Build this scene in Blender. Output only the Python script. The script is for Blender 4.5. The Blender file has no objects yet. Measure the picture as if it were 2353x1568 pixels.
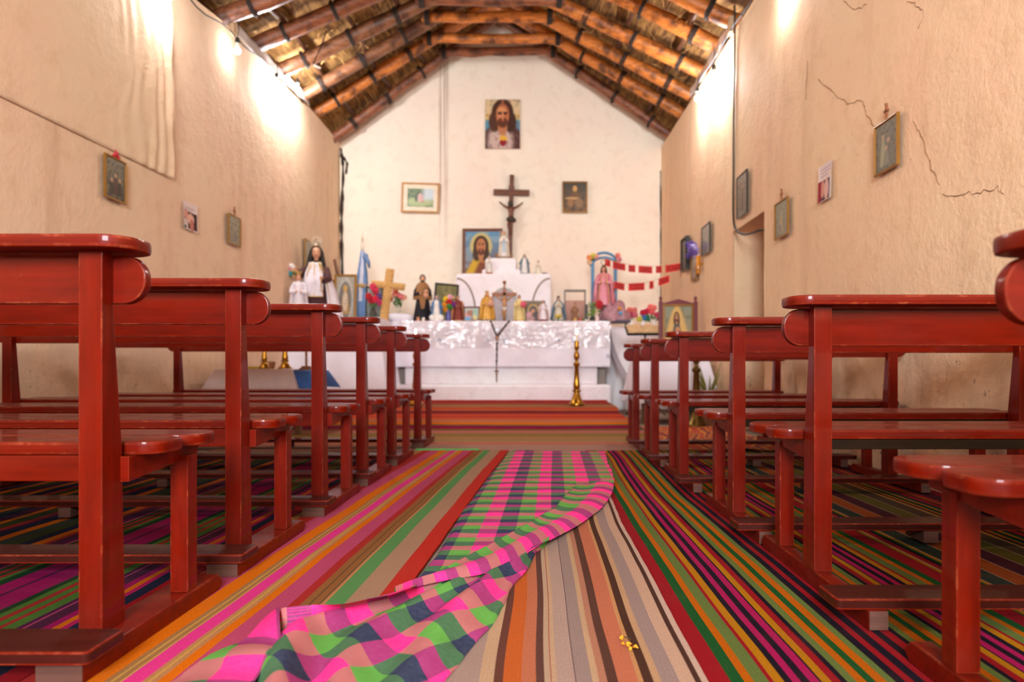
import bpy, bmesh, math, random
from mathutils import Vector, Matrix, noise as mnoise
random.seed(7)
SC = bpy.context.scene
COL = SC.collection
pi = math.pi
F = 1600.0; CX = 1232.0; CY = 850.0; EYE = 0.575      # focal length and horizon of the photo (2353 px wide), eye height
def at(px, py, d):                                     # a pixel of the photo at depth d, as a point of the room
    return Vector(((px-CX)*d/F, d, EYE+(CY-py)*d/F))
def X(px, d): return (px-CX)*d/F
def Z(py, d): return EYE+(CY-py)*d/F
def floor_at(px, py, z=0.0):
    d = (EYE-z)*F/(py-CY)
    return Vector(((px-CX)*d/F, d, z))
def lin(c):
    def g(v):
        v = v/255.0
        return v/12.92 if v <= 0.04045 else ((v+0.055)/1.055)**2.4
    return (g(c[0]), g(c[1]), g(c[2]), 1.0)
def lerp(a, b, t): return a+(b-a)*t
def smooth(t):
    t = max(0.0, min(1.0, t)); return t*t*(3-2*t)
def pw(x, pts):                                        # piecewise linear
    if x <= pts[0][0]: return pts[0][1]
    for (a, u), (b, v) in zip(pts, pts[1:]):
        if x <= b: return u+(v-u)*(x-a)/(b-a)
    return pts[-1][1]
# ------------------------------------------------------------------ materials
def new_mat(name):
    m = bpy.data.materials.new(name); m.use_nodes = True
    nt = m.node_tree; b = nt.nodes['Principled BSDF']
    return m, nt, b
def coord(nt, scale=None):
    t = nt.nodes.new('ShaderNodeTexCoord')
    if scale is None: return t.outputs['Object']
    mp = nt.nodes.new('ShaderNodeMapping'); mp.inputs['Scale'].default_value = scale
    nt.links.new(t.outputs['Object'], mp.inputs['Vector'])
    return mp.outputs['Vector']
def geo_pos(nt, scale=None):
    t = nt.nodes.new('ShaderNodeNewGeometry')
    if scale is None: return t.outputs['Position']
    mp = nt.nodes.new('ShaderNodeMapping'); mp.inputs['Scale'].default_value = scale
    nt.links.new(t.outputs['Position'], mp.inputs['Vector'])
    return mp.outputs['Vector']
def noise(nt, vec, scale, detail=4, rough=0.55):
    n = nt.nodes.new('ShaderNodeTexNoise'); n.inputs['Scale'].default_value = scale
    n.inputs['Detail'].default_value = detail; n.inputs['Roughness'].default_value = rough
    nt.links.new(vec, n.inputs['Vector']); return n.outputs['Fac']
def ramp(nt, fac, stops, mode='LINEAR'):
    r = nt.nodes.new('ShaderNodeValToRGB'); cr = r.color_ramp; cr.interpolation = mode
    while len(cr.elements) < len(stops): cr.elements.new(0.5)
    for e, (p, c) in zip(cr.elements, stops):
        e.position = p; e.color = c if len(c) == 4 else (*c, 1)
    nt.links.new(fac, r.inputs['Fac']); return r.outputs['Color']
def mixc(nt, a, b, f, mode='MIX'):
    n = nt.nodes.new('ShaderNodeMix'); n.data_type = 'RGBA'; n.blend_type = mode
    for s, v in ((n.inputs[0], f), (n.inputs[6], a), (n.inputs[7], b)):
        if isinstance(v, (int, float)): s.default_value = v
        elif isinstance(v, tuple): s.default_value = v
        else: nt.links.new(v, s)
    return n.outputs[2]
def mth(nt, op, a, b=None, c=None):
    n = nt.nodes.new('ShaderNodeMath'); n.operation = op
    for i, v in enumerate((a, b, c)):
        if v is None: continue
        if isinstance(v, (int, float)): n.inputs[i].default_value = v
        else: nt.links.new(v, n.inputs[i])
    return n.outputs[0]
def bump(nt, b, h, strength, dist=0.01):
    n = nt.nodes.new('ShaderNodeBump'); n.inputs['Strength'].default_value = strength
    n.inputs['Distance'].default_value = dist
    nt.links.new(h, n.inputs['Height']); nt.links.new(n.outputs['Normal'], b.inputs['Normal'])
def sep(nt, v):
    n = nt.nodes.new('ShaderNodeSeparateXYZ'); nt.links.new(v, n.inputs[0]); return n.outputs
MC = {}
def M(name, c, rough=0.6, metal=0.0, var=0.12, vscale=14.0, bmp=0.0, coat=0.0, spec=0.5, emit=0.0, trans=0.0, sheen=0.0):
    if name in MC: return MC[name]
    m, nt, b = new_mat(name); col = lin(c)
    if var > 0:
        n = noise(nt, coord(nt), vscale)
        lo = tuple(v*(1-var) for v in col[:3])+(1,); hi = tuple(min(1, v*(1+var)) for v in col[:3])+(1,)
        nt.links.new(ramp(nt, n, [(0.3, lo), (0.7, hi)]), b.inputs['Base Color'])
        if bmp: bump(nt, b, n, bmp)
    else: b.inputs['Base Color'].default_value = col
    b.inputs['Roughness'].default_value = rough; b.inputs['Metallic'].default_value = metal
    b.inputs['Coat Weight'].default_value = coat; b.inputs['Specular IOR Level'].default_value = spec
    b.inputs['Coat Roughness'].default_value = 0.12
    if emit: b.inputs['Emission Color'].default_value = col; b.inputs['Emission Strength'].default_value = emit
    if trans: b.inputs['Transmission Weight'].default_value = trans
    if sheen: b.inputs['Sheen Weight'].default_value = sheen
    MC[name] = m; return m
def MV(name, rough=0.6, coat=0.0, spec=0.4):            # colour carried by the mesh (a printed or painted picture)
    if name in MC: return MC[name]
    m, nt, b = new_mat(name)
    a = nt.nodes.new('ShaderNodeAttribute'); a.attribute_name = 'tint'
    nt.links.new(a.outputs['Color'], b.inputs['Base Color'])
    b.inputs['Roughness'].default_value = rough; b.inputs['Coat Weight'].default_value = coat
    b.inputs['Coat Roughness'].default_value = 0.05; b.inputs['Specular IOR Level'].default_value = spec
    MC[name] = m; return m
def mat_plaster(name, c, stain=0.0, drips=False, dirt=1.0):
    m, nt, b = new_mat(name); p = geo_pos(nt)
    n1 = noise(nt, p, 0.9, 5); n2 = noise(nt, p, 7.0, 6, 0.65); n3 = noise(nt, p, 38.0, 3)
    base = lin(c)
    pink = lin((min(255, c[0]+2), c[1]-9, c[2]-6)); dark = lin((c[0]-22, c[1]-30, c[2]-36))
    col = ramp(nt, n1, [(0.32, base), (0.68, pink)])
    col = mixc(nt, col, dark, ramp(nt, n2, [(0.52, (0, 0, 0)), (0.80, (0.55, 0.55, 0.55))]))
    # specks and chipped marks, thicker near the floor
    xyz = sep(nt, p)
    lo = mth(nt, 'SUBTRACT', 1.15, xyz[2])
    lo = mth(nt, 'MINIMUM', mth(nt, 'MAXIMUM', lo, 0.0), 1.0)
    sp = noise(nt, geo_pos(nt, (1, 1, 0.6)), 26.0, 5, 0.75)
    thr = ramp(nt, mth(nt, 'ADD', sp, mth(nt, 'MULTIPLY', lo, 0.115)), [(0.70, (0, 0, 0)), (0.76, (0.8, 0.8, 0.8))])
    col = mixc(nt, col, lin((95, 72, 58)), mth(nt, 'MULTIPLY', thr, dirt))
    gr = noise(nt, p, 2.6, 4)
    lowm = mth(nt, 'MULTIPLY', lo, ramp(nt, gr, [(0.35, (0.05, 0.05, 0.05)), (0.7, (0.75, 0.75, 0.75))]))
    col = mixc(nt, col, lin((160, 136, 118)), mth(nt, 'MULTIPLY', lowm, dirt))
    if drips:      # brown rain-water runs under the gable
        s = noise(nt, geo_pos(nt, (42, 1, 0.45)), 1.0, 4, 0.7)
        w1 = mth(nt, 'ABSOLUTE', mth(nt, 'ADD', xyz[0], 1.375))
        w2 = mth(nt, 'ABSOLUTE', mth(nt, 'ADD', xyz[0], 1.465))
        near = mth(nt, 'MAXIMUM', mth(nt, 'SUBTRACT', 1.0, mth(nt, 'DIVIDE', w1, 0.055)), mth(nt, 'SUBTRACT', 1.0, mth(nt, 'DIVIDE', w2, 0.032)))
        near = mth(nt, 'MINIMUM', mth(nt, 'MAXIMUM', near, 0.0), 1.0)
        zz = mth(nt, 'MINIMUM', mth(nt, 'MAXIMUM', mth(nt, 'DIVIDE', mth(nt, 'SUBTRACT', xyz[2], 2.3), 2.2), 0.0), 1.0)
        f = mth(nt, 'MULTIPLY', mth(nt, 'MULTIPLY', near, zz), ramp(nt, s, [(0.38, (0.0, 0.0, 0.0)), (0.55, (1, 1, 1))]))
        col = mixc(nt, col, lin((108, 70, 44)), f)
    if stain:
        s = noise(nt, geo_pos(nt, (3, 3, 0.5)), 1.3, 4, 0.6)
        col = mixc(nt, col, lin((176, 128, 96)), ramp(nt, s, [(0.52, (0, 0, 0)), (0.75, (stain, stain, stain))]))
    nt.links.new(col, b.inputs['Base Color'])
    b.inputs['Roughness'].default_value = 0.85; b.inputs['Specular IOR Level'].default_value = 0.2
    h = mth(nt, 'ADD', mth(nt, 'MULTIPLY', n2, 0.9), mth(nt, 'MULTIPLY', n3, 0.32))
    bump(nt, b, h, 0.4, 0.028)
    return m
def mat_wood(name, c, dusty=0.35, gloss=True, up=False, worn=False):
    m, nt, b = new_mat(name); v = coord(nt, (14, 14, 1.6) if up else (1.6, 14, 14)); base = lin(c)
    g = noise(nt, v, 3.0, 5, 0.6)
    lo = tuple(x*0.72 for x in base[:3])+(1,); hi = tuple(min(1, x*1.22) for x in base[:3])+(1,)
    col = ramp(nt, g, [(0.3, lo), (0.7, hi)])
    p = geo_pos(nt)
    sc = noise(nt, geo_pos(nt, (1, 1, 3)), 24.0, 6, 0.78)
    scr = ramp(nt, sc, [(0.66, (0, 0, 0)), (0.74, (0.6, 0.6, 0.6))])
    col = mixc(nt, col, lin((150, 85, 70)), mth(nt, 'MULTIPLY', scr, 0.4))
    if gloss:
        hz = ramp(nt, noise(nt, p, 4.5, 5, 0.7), [(0.50, (0, 0, 0)), (0.78, (0.14, 0.14, 0.14))])
        col = mixc(nt, col, lin((112, 48, 40)), hz)
    if worn:
        col = mixc(nt, col, lin((158, 76, 46)), ramp(nt, noise(nt, geo_pos(nt), 26.0, 5, 0.7), [(0.52, (0.05, 0.05, 0.05)), (0.74, (0.75, 0.75, 0.75))]))
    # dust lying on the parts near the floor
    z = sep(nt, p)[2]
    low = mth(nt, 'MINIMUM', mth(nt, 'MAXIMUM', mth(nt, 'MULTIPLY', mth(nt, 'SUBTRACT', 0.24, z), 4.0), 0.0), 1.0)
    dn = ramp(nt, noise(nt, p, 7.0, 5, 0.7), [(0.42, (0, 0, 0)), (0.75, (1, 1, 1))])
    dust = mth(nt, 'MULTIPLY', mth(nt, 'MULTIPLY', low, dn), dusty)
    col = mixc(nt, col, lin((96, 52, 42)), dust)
    nt.links.new(col, b.inputs['Base Color'])
    r = mth(nt, 'ADD', 0.36 if gloss else 0.6, mth(nt, 'MULTIPLY', dn, 0.22))
    nt.links.new(mth(nt, 'ADD', r, mth(nt, 'MULTIPLY', low, 0.15)), b.inputs['Roughness'])
    b.inputs['Coat Weight'].default_value = 0.25 if gloss else 0.0; b.inputs['Coat Roughness'].default_value = 0.07; b.inputs['Specular IOR Level'].default_value = 0.10
    bump(nt, b, mth(nt, 'ADD', g, mth(nt, 'MULTIPLY', sc, 0.5)), 0.12, 0.004)
    return m
def mat_rug(name):
    m, nt, b = new_mat(name)
    a = nt.nodes.new('ShaderNodeAttribute'); a.attribute_name = 'tint'
    p = geo_pos(nt)
    f = noise(nt, geo_pos(nt, (420, 160, 1)), 1.0, 2, 0.6)
    col = mixc(nt, a.outputs['Color'], ramp(nt, f, [(0.25, (0.62, 0.62, 0.62)), (0.75, (1.0, 1.0, 1.0))]), 1.0, 'MULTIPLY')
    xr = sep(nt, p)
    rib = mth(nt, 'MULTIPLY', mth(nt, 'SINE', mth(nt, 'MULTIPLY', mth(nt, 'ADD', xr[1], mth(nt, 'MULTIPLY', xr[0], 0.35)), 2*pi/0.0042)), mth(nt, 'SINE', mth(nt, 'MULTIPLY', xr[0], 2*pi/0.0050)))
    col = mixc(nt, col, ramp(nt, mth(nt, 'ADD', 0.5, mth(nt, 'MULTIPLY', rib, 0.5)), [(0.15, (0.58, 0.58, 0.58)), (0.6, (1.08, 1.08, 1.08))]), 1.0, 'MULTIPLY')
    d = noise(nt, p, 5.0, 4, 0.6)
    col = mixc(nt, col, lin((120, 86, 70)), mth(nt, 'MULTIPLY', ramp(nt, d, [(0.5, (0, 0, 0)), (0.85, (1, 1, 1))]), 0.10))
    lint = noise(nt, p, 120.0, 2, 0.5)
    col = mixc(nt, col, lin((225, 205, 190)), ramp(nt, lint, [(0.80, (0, 0, 0)), (0.83, (0.7, 0.7, 0.7))]))
    nt.links.new(col, b.inputs['Base Color'])
    b.inputs['Roughness'].default_value = 0.95; b.inputs['Specular IOR Level'].default_value = 0.04
    x = sep(nt, p)
    w = mth(nt, 'ADD', mth(nt, 'SINE', mth(nt, 'MULTIPLY', x[1], 1500.0)), mth(nt, 'SINE', mth(nt, 'MULTIPLY', x[0], 1100.0)))
    bump(nt, b, mth(nt, 'ADD', mth(nt, 'MULTIPLY', w, 0.10), mth(nt, 'MULTIPLY', f, 0.7)), 0.6, 0.003)
    return m
def mat_plaid(name):
    m, nt, b = new_mat(name)
    uv = nt.nodes.new('ShaderNodeUVMap'); uv.uv_map = 'weave'
    u, v, _ = sep(nt, uv.outputs['UV'])
    navy = lin((22, 36, 70)); green = lin((86, 156, 54)); pink = lin((255, 30, 138))
    def stripe(t, cols):
        fr = mth(nt, 'FRACT', mth(nt, 'DIVIDE', t, 0.165))
        return ramp(nt, fr, [(0, cols[0]), (1/3, cols[1]), (2/3, cols[2])], 'CONSTANT')
    wob = noise(nt, geo_pos(nt), 60, 2)
    u2 = mth(nt, 'ADD', u, mth(nt, 'MULTIPLY', wob, 0.002)); v2 = mth(nt, 'ADD', v, mth(nt, 'MULTIPLY', wob, 0.002))
    warp = stripe(u2, (navy, green, pink)); weft = stripe(v2, (green, navy, pink))
    k = 2*pi/0.0034
    su = mth(nt, 'SINE', mth(nt, 'MULTIPLY', mth(nt, 'ADD', u, v), k)); sv = mth(nt, 'SINE', mth(nt, 'MULTIPLY', mth(nt, 'SUBTRACT', u, v), k))
    w = mth(nt, 'MULTIPLY', su, sv)
    f = mth(nt, 'ADD', 0.5, mth(nt, 'MULTIPLY', w, 0.42))
    mean = mixc(nt, warp, weft, f)
    gm = nt.nodes.new('ShaderNodeVectorMath'); gm.operation = 'MULTIPLY'; nt.links.new(warp, gm.inputs[0]); nt.links.new(weft, gm.inputs[1])
    g1 = nt.nodes.new('ShaderNodeGamma'); nt.links.new(gm.outputs[0], g1.inputs[0]); g1.inputs[1].default_value = 0.5
    col = mixc(nt, mean, g1.outputs[0], 0.42)
    nz = noise(nt, geo_pos(nt), 90, 3)
    col = mixc(nt, col, (0.5, 0.5, 0.5, 1), mth(nt, 'MULTIPLY', nz, 0.12))
    nt.links.new(col, b.inputs['Base Color'])
    b.inputs['Roughness'].default_value = 0.95; b.inputs['Specular IOR Level'].default_value = 0.06
    bump(nt, b, mth(nt, 'ADD', mth(nt, 'MULTIPLY', w, 0.35), nz), 0.45, 0.002)
    return m
def mat_thatch():
    m, nt, b = new_mat('thatch_reeds')
    a = noise(nt, geo_pos(nt, (30, 2.2, 5)), 1.0, 6, 0.7); c = noise(nt, geo_pos(nt), 2.3, 4)
    f = mth(nt, 'ADD', mth(nt, 'MULTIPLY', a, 0.75), mth(nt, 'MULTIPLY', c, 0.25))
    nt.links.new(ramp(nt, f, [(0.30, lin((46, 26, 12))), (0.43, lin((116, 76, 36))), (0.55, lin((178, 130, 68))), (0.72, lin((226, 186, 116)))]), b.inputs['Base Color'])
    b.inputs['Roughness'].default_value = 0.9
    bump(nt, b, a, 1.0, 0.05)
    return m
def mat_log(name, c1, c2):
    m, nt, b = new_mat(name)
    n = noise(nt, coord(nt, (3, 14, 14)), 2.0, 6, 0.65); k = noise(nt, coord(nt), 6.0, 4)
    col = mixc(nt, ramp(nt, n, [(0.3, lin(c1)), (0.7, lin(c2))]), lin((64, 34, 20)), ramp(nt, k, [(0.48, (0, 0, 0)), (0.66, (0.85, 0.85, 0.85))]))
    nt.links.new(col, b.inputs['Base Color']); b.inputs['Roughness'].default_value = 0.45
    bump(nt, b, n, 0.5, 0.01); return m
# ------------------------------------------------------------------ mesh building
class MB:
    def __init__(s): s.v = []; s.f = []; s.c = []; s.uv = []; s.use_c = False; s.use_uv = False
    def add(s, verts, faces, col=None, uvs=None):
        o = len(s.v); s.v += [tuple(v) for v in verts]
        for i, f in enumerate(faces):
            s.f.append(tuple(o+k for k in f))
            cc = col[i] if isinstance(col, list) else col
            s.c.append(cc if cc is not None else (1, 1, 1, 1))
            s.uv.append([uvs[k] for k in f] if uvs else [(0, 0)]*len(f))
        if col is not None: s.use_c = True
        if uvs: s.use_uv = True
        return s
    def box(s, x0, x1, y0, y1, z0, z1, col=None, M4=None):
        v = [Vector((x, y, z)) for z in (z0, z1) for y in (y0, y1) for x in (x0, x1)]
        if M4 is not None: v = [M4 @ p for p in v]
        return s.add(v, [(0, 2, 3, 1), (4, 5, 7, 6), (0, 1, 5, 4), (2, 6, 7, 3), (0, 4, 6, 2), (1, 3, 7, 5)], col)
    def prism(s, poly, axis, a, b, M4=None, col=None):       # poly in the two other axes, extruded along axis a..b
        n = len(poly); v = []
        for t in (a, b):
            for (p, q) in poly:
                v.append(Vector({'x': (t, p, q), 'y': (p, t, q), 'z': (p, q, t)}[axis]))
        if M4 is not None: v = [M4 @ p for p in v]
        f = [tuple(range(n))[::-1], tuple(range(n, 2*n))]+[(i, (i+1) % n, n+(i+1) % n, n+i) for i in range(n)]
        return s.add(v, f, col)
    def tube(s, pts, r, n=8, col=None, cap=True, jit=0.0):
        pts = [Vector(p) for p in pts]; m = len(pts)
        rr = r if isinstance(r, (list, tuple)) else [r]*m
        v = []; up = None
        for i, p in enumerate(pts):
            t = (pts[min(i+1, m-1)]-pts[max(i-1, 0)]).normalized()
            if up is None: up = Vector((0, 0, 1)) if abs(t.z) < 0.9 else Vector((0, 1, 0))
            a = t.cross(up).normalized(); bb = a.cross(t).normalized(); up = bb
            for k in range(n):
                th = 2*pi*k/n; q = rr[i]*(1+(random.uniform(-jit, jit) if jit else 0))
                v.append(p+a*(math.cos(th)*q)+bb*(math.sin(th)*q))
        f = [(i*n+k, i*n+(k+1) % n, (i+1)*n+(k+1) % n, (i+1)*n+k) for i in range(m-1) for k in range(n)]
        if cap: f += [tuple(range(n))[::-1], tuple(range((m-1)*n, m*n))]
        return s.add(v, f, col)
    def lathe(s, prof, n=20, c=(0, 0, 0), sy=1.0, fold=0.0, nf=9, a0=0.0, a1=2*pi, col=None, top=1.0):   # prof: (z, r)
        full = abs(a1-a0-2*pi) < 1e-6; m = n if full else n+1; v = []; zs = [p[0] for p in prof]
        for (z, r) in prof:
            k = fold*(1-smooth((z-zs[0])/max(1e-6, (zs[-1]-zs[0])*top)))
            for i in range(m):
                th = a0+(a1-a0)*i/n; q = r*(1+k*math.sin(nf*th+z*7))
                v.append((c[0]+q*math.cos(th), c[1]+q*math.sin(th)*sy, c[2]+z))
        f = []
        for j in range(len(prof)-1):
            for i in range(n):
                i2 = (i+1) % m; f.append((j*m+i, j*m+i2, (j+1)*m+i2, (j+1)*m+i))
        if full: f += [tuple(range(m))[::-1], tuple(range((len(prof)-1)*m, len(prof)*m))]
        return s.add(v, f, col)
    def ball(s, c, r, n=12, m=8, sx=1, sy=1, sz=1, col=None, M4=None):
        v = []
        for j in range(m+1):
            ph = -pi/2+pi*j/m
            for i in range(n):
                th = 2*pi*i/n
                v.append(Vector((r*sx*math.cos(ph)*math.cos(th), r*sy*math.cos(ph)*math.sin(th), r*sz*math.sin(ph))))
        if M4 is not None: v = [M4 @ p for p in v]
        v = [p+Vector(c) for p in v]
        f = [(j*n+i, j*n+(i+1) % n, (j+1)*n+(i+1) % n, (j+1)*n+i) for j in range(m) for i in range(n)]
        return s.add(v, f, col)
    def grid(s, fn, nu, nv, col=None, uvfn=None):
        v = []; uvs = [] if uvfn else None
        for j in range(nv+1):
            for i in range(nu+1):
                v.append(fn(i/nu, j/nv))
                if uvfn: uvs.append(uvfn(i/nu, j/nv))
        f = []; cc = []
        for j in range(nv):
            for i in range(nu):
                f.append((j*(nu+1)+i, j*(nu+1)+i+1, (j+1)*(nu+1)+i+1, (j+1)*(nu+1)+i))
                if callable(col): cc.append(col((i+0.5)/nu, (j+0.5)/nv))
        return s.add(v, f, cc if callable(col) else col, uvs)
    def build(s, name, mat, parent=None, smooth_=None, bev=0.0, seg=2, loc=None, solid=0.0):
        me = bpy.data.meshes.new(name); me.from_pydata(s.v, [], s.f)
        if s.use_c:
            at_ = me.color_attributes.new('tint', 'FLOAT_COLOR', 'CORNER'); d = []
            for f, c in zip(s.f, s.c): d += list(c)*len(f)
            at_.data.foreach_set('color', d)
        if s.use_uv:
            l = me.uv_layers.new(name='weave'); d = []
            for u in s.uv:
                for q in u: d += [q[0], q[1]]
            l.data.foreach_set('uv', d)
        me.validate()
        bm = bmesh.new(); bm.from_mesh(me)
        bmesh.ops.remove_doubles(bm, verts=bm.verts, dist=1e-6)
        if bev:
            es = [e for e in bm.edges if len(e.link_faces) == 2 and e.calc_face_angle(0) > 0.6]
            bmesh.ops.bevel(bm, geom=es, offset=bev, segments=seg, affect='EDGES', profile=0.6, clamp_overlap=True, material=1 if isinstance(mat, list) else -1)
        bmesh.ops.recalc_face_normals(bm, faces=bm.faces) if not s.use_uv and solid == 0 else None
        bm.to_mesh(me); bm.free()
        if smooth_ is not None:
            me.shade_smooth()
            if smooth_ < 3.1: me.set_sharp_from_angle(angle=smooth_)
        o = bpy.data.objects.new(name, me); COL.objects.link(o)
        for mm in (mat if isinstance(mat, list) else [mat]): me.materials.append(mm)
        if bev and smooth_ is not None:
            o.modifiers.new('weighted', 'WEIGHTED_NORMAL').keep_sharp = True
        if solid:
            md = o.modifiers.new('thick', 'SOLIDIFY'); md.thickness = solid; md.offset = -1
        if parent is not None: o.parent = parent
        if loc is not None: o.location = loc
        return o
def rrect(x0, x1, y0, y1, r, n=6):                       # rounded rectangle outline
    r = min(r, (x1-x0)/2-1e-4, (y1-y0)/2-1e-4); out = []
    for (cx, cy, a) in ((x1-r, y0+r, -pi/2), (x1-r, y1-r, 0), (x0+r, y1-r, pi/2), (x0+r, y0+r, pi)):
        for i in range(n+1):
            t = a+pi/2*i/n; out.append((cx+r*math.cos(t), cy+r*math.sin(t)))
    return out
def tag(o, label, cat, group=None):
    o['label'] = label; o['category'] = cat
    if group: o['group'] = group
    return o
def thing(name, label, cat, loc=(0, 0, 0), rz=0.0, group=None):
    o = bpy.data.objects.new(name, None); COL.objects.link(o); o.location = loc; o.rotation_euler = (0, 0, rz)
    o.empty_display_size = 0.1
    return tag(o, label, cat, group)
def struct(o): o['kind'] = 'structure'; return o
def dup(o, parent=None):
    c = o.copy(); COL.objects.link(c)
    if parent is not None: c.parent = parent
    for ch in list(o.children): dup(ch, c)
    return c
LP = [80, 14, 230, 130, 150, 140, 25, 130]; DAY = 270.0; EXPO = 0.92
# ------------------------------------------------------------------ the shell
XL, XR, YB, YF = -2.98, 1.90, 10.6, -2.6
m_wall = mat_plaster('wall_plaster', (233, 207, 174), stain=0.3)
m_wall_r = mat_plaster('wall_plaster_right', (240, 211, 172), stain=0.2)
m_gable = mat_plaster('gable_plaster', (253, 244, 224), drips=True)
m_white = mat_plaster('whitewash', (250, 250, 252), dirt=0.2)
m_floor = mat_plaster('earth_floor', (120, 104, 92))
def topL(y): return pw(y, [(YF, 3.72), (6.0, 3.80), (6.7, 3.90), (7.7, 3.98), (8.8, 4.03), (YB, 4.02)])
def topR(y): return pw(y, [(YF, 3.72), (6.0, 3.80), (8.0, 3.86), (YB, 3.96)])
def lumpy(y, z, amp=0.014):
    return amp*(mnoise.noise((y*0.9, z*0.9, 3.1))+0.5*mnoise.noise((y*2.7, z*2.7, 9.0)))
b = MB(); b.box(-3.4, 2.5, YF, 11.0, -0.3, 0.0)
struct(b.build('floor', m_floor))
ys = [YF+(YB+0.3-YF)*i/66 for i in range(67)]
def side_wall(name, x, sgn, top, mat, door=None):
    b = MB(); nz = 24; idx = {}; vs = []; fs = []
    yy = sorted(set(ys+([door[0], door[1]] if door else [])))
    for i, y in enumerate(yy):
        zz = [top(y)*k/nz for k in range(nz+1)]
        if door: zz[12] = door[2]; zz = [door[2]*k/12 for k in range(12)]+[door[2]+(top(y)-door[2])*k/12 for k in range(13)]
        for k, z in enumerate(zz):
            vs.append((x+sgn*lumpy(y, z), y, z)); idx[i, k] = len(vs)-1
    for i in range(len(yy)-1):
        for k in range(nz):
            if door and k < 12 and yy[i] >= door[0]-1e-6 and yy[i+1] <= door[1]+1e-6: continue
            fs.append((idx[i, k], idx[i+1, k], idx[i+1, k+1], idx[i, k+1]))
    b.add(vs, fs)
    xo = x+sgn*0.45                                       # wall top and outer face
    b.grid(lambda u, v: (lerp(x, xo, v), lerp(YF, YB+0.3, u), top(lerp(YF, YB+0.3, u))), 40, 1)
    if not door: b.grid(lambda u, v: (xo, lerp(YF, YB+0.3, u), v*top(lerp(YF, YB+0.3, u))), 40, 1)
    else:
        for (a, c, z0) in ((YF, door[0], 0), (door[1], YB+0.3, 0), (door[0], door[1], door[2])):
            b.grid(lambda u, v: (xo, lerp(a, c, u), lerp(z0, top(lerp(a, c, u)), v)), 12, 1)
        d0, d1, h = door                                  # jambs and lintel soffit
        b.grid(lambda u, v: (lerp(x, xo, u), d1, v*h), 3, 6); b.grid(lambda u, v: (lerp(x, xo, u), d0, v*h), 3, 6)
        b.grid(lambda u, v: (lerp(x, xo, u), lerp(d0, d1, v), h), 3, 4)
    return struct(b.build(name, mat, smooth_=0.6))
wl = side_wall('wall_left', XL, -1, topL, m_wall)
DOOR = (5.80, 6.70, 1.90)
wr = side_wall('wall_right', XR, 1, topR, m_wall_r, DOOR)
b = MB(); b.box(XR+0.40, XR+0.45, DOOR[0]-0.02, DOOR[1]+0.02, 0, DOOR[2]+0.02)
for k in range(5): b.box(XR+0.385, XR+0.40, DOOR[0]+0.01+k*0.178, DOOR[0]+0.18+k*0.178, 0.01, DOOR[2])
struct(b.build('door_1', M('door_wood', (120, 86, 58), 0.7), bev=0.004))
# gable wall behind the altar
def gable_top(x): return pw(x, [(XL-0.45, 3.9), (XL, 4.20), (-1.32, 5.48), (-0.55, 6.08), (0.21, 5.50), (1.96, 4.30), (XR+0.45, 4.05)])
b = MB(); b.grid(lambda u, v: (lerp(XL-0.1, XR+0.1, u), YB+0.02*mnoise.noise((u*5, v*5, 1)), v*gable_top(lerp(XL-0.1, XR+0.1, u))), 60, 44)
b.grid(lambda u, v: (lerp(XL-0.1, XR+0.1, u), YB+0.4, v*gable_top(lerp(XL-0.1, XR+0.1, u))), 20, 2)
wb = struct(b.build('wall_back', m_gable, smooth_=0.6))
# entrance wall behind the camera, with its open doorway
b = MB(); DX0, DX1, DH, HD = -1.0, 0.6, 3.1, 1.35
def fr_top(x): return pw(x, [(XL, 3.72), (-0.55, 5.0), (XR, 3.72)])
for (x0, x1, z0) in ((XL-0.1, DX0, 0), (DX1, XR+0.1, 0), (DX0, DX1, DH)):
    for yy in (YF, YF-0.4): b.grid(lambda u, v: (lerp(x0, x1, u), yy, lerp(z0, fr_top(lerp(x0, x1, u)), v)), 12, 6)
for xx in (DX0, DX1): b.grid(lambda u, v: (xx, YF-0.4*u, v*DH), 2, 2)
b.grid(lambda u, v: (lerp(DX0, DX1, u), YF-0.4*v, DH), 2, 2)
struct(b.build('wall_front', m_wall))
b = MB()
for k in range(8): b.box(lerp(DX0, DX1, k/8)+0.004, lerp(DX0, DX1, (k+1)/8)-0.004, YF-0.25, YF-0.20, 0.01, HD)
struct(b.build('added_half_door', M('door_wood', (120, 86, 58), 0.7), bev=0.004))  # unseen half-door, added so daylight comes in only above it
# cracks and crevices in the plaster belong to their walls
def crack(name, pts, w, wall, mat=None):
    b = MB(); b.tube(pts, [w*random.uniform(0.35, 1.15) for _ in pts], 5); return b.build(name, mat or M('crack_shadow', (146, 108, 80), 0.95, var=0.2), wall)
def wall_pts(px, side):                                   # photo pixels lying on a side wall
    out = []
    for (x, y) in px:
        xx = XR if side > 0 else XL; d = xx*F/(x-CX); z = Z(y, d); out.append((xx+side*(lumpy(d, z)-0.001), d, z))
    return out
def jag(pts, n=5, a=0.010):
    out = []
    for p, q in zip(pts, pts[1:]):
        for k in range(n):
            t = k/n; out.append((lerp(p[0], q[0], t), lerp(p[1], q[1], t)+random.uniform(-a, a), lerp(p[2], q[2], t)+random.uniform(-a, a)))
    return out+[pts[-1]]
for pl in ([(1880, 180), (1925, 225), (1950, 235), (1985, 232), (1993, 262), (2012, 290)], [(2098, 280), (2120, 320), (2138, 375), (2160, 425)],
           [(2165, 448), (2215, 446), (2262, 440), (2290, 432), (2306, 446)], [(1940, 5), (1965, 24), (1990, 10)], [(2085, 0), (2110, 18), (2122, 30), (2110, 66)],
           [(1857, 140), (1854, 190), (1852, 230)]):
    crack('plaster_crack', jag(wall_pts(pl, 1)), 0.0026, wr)
m_crv = M('crevice_shadow', (52, 38, 30), 0.95)
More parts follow.
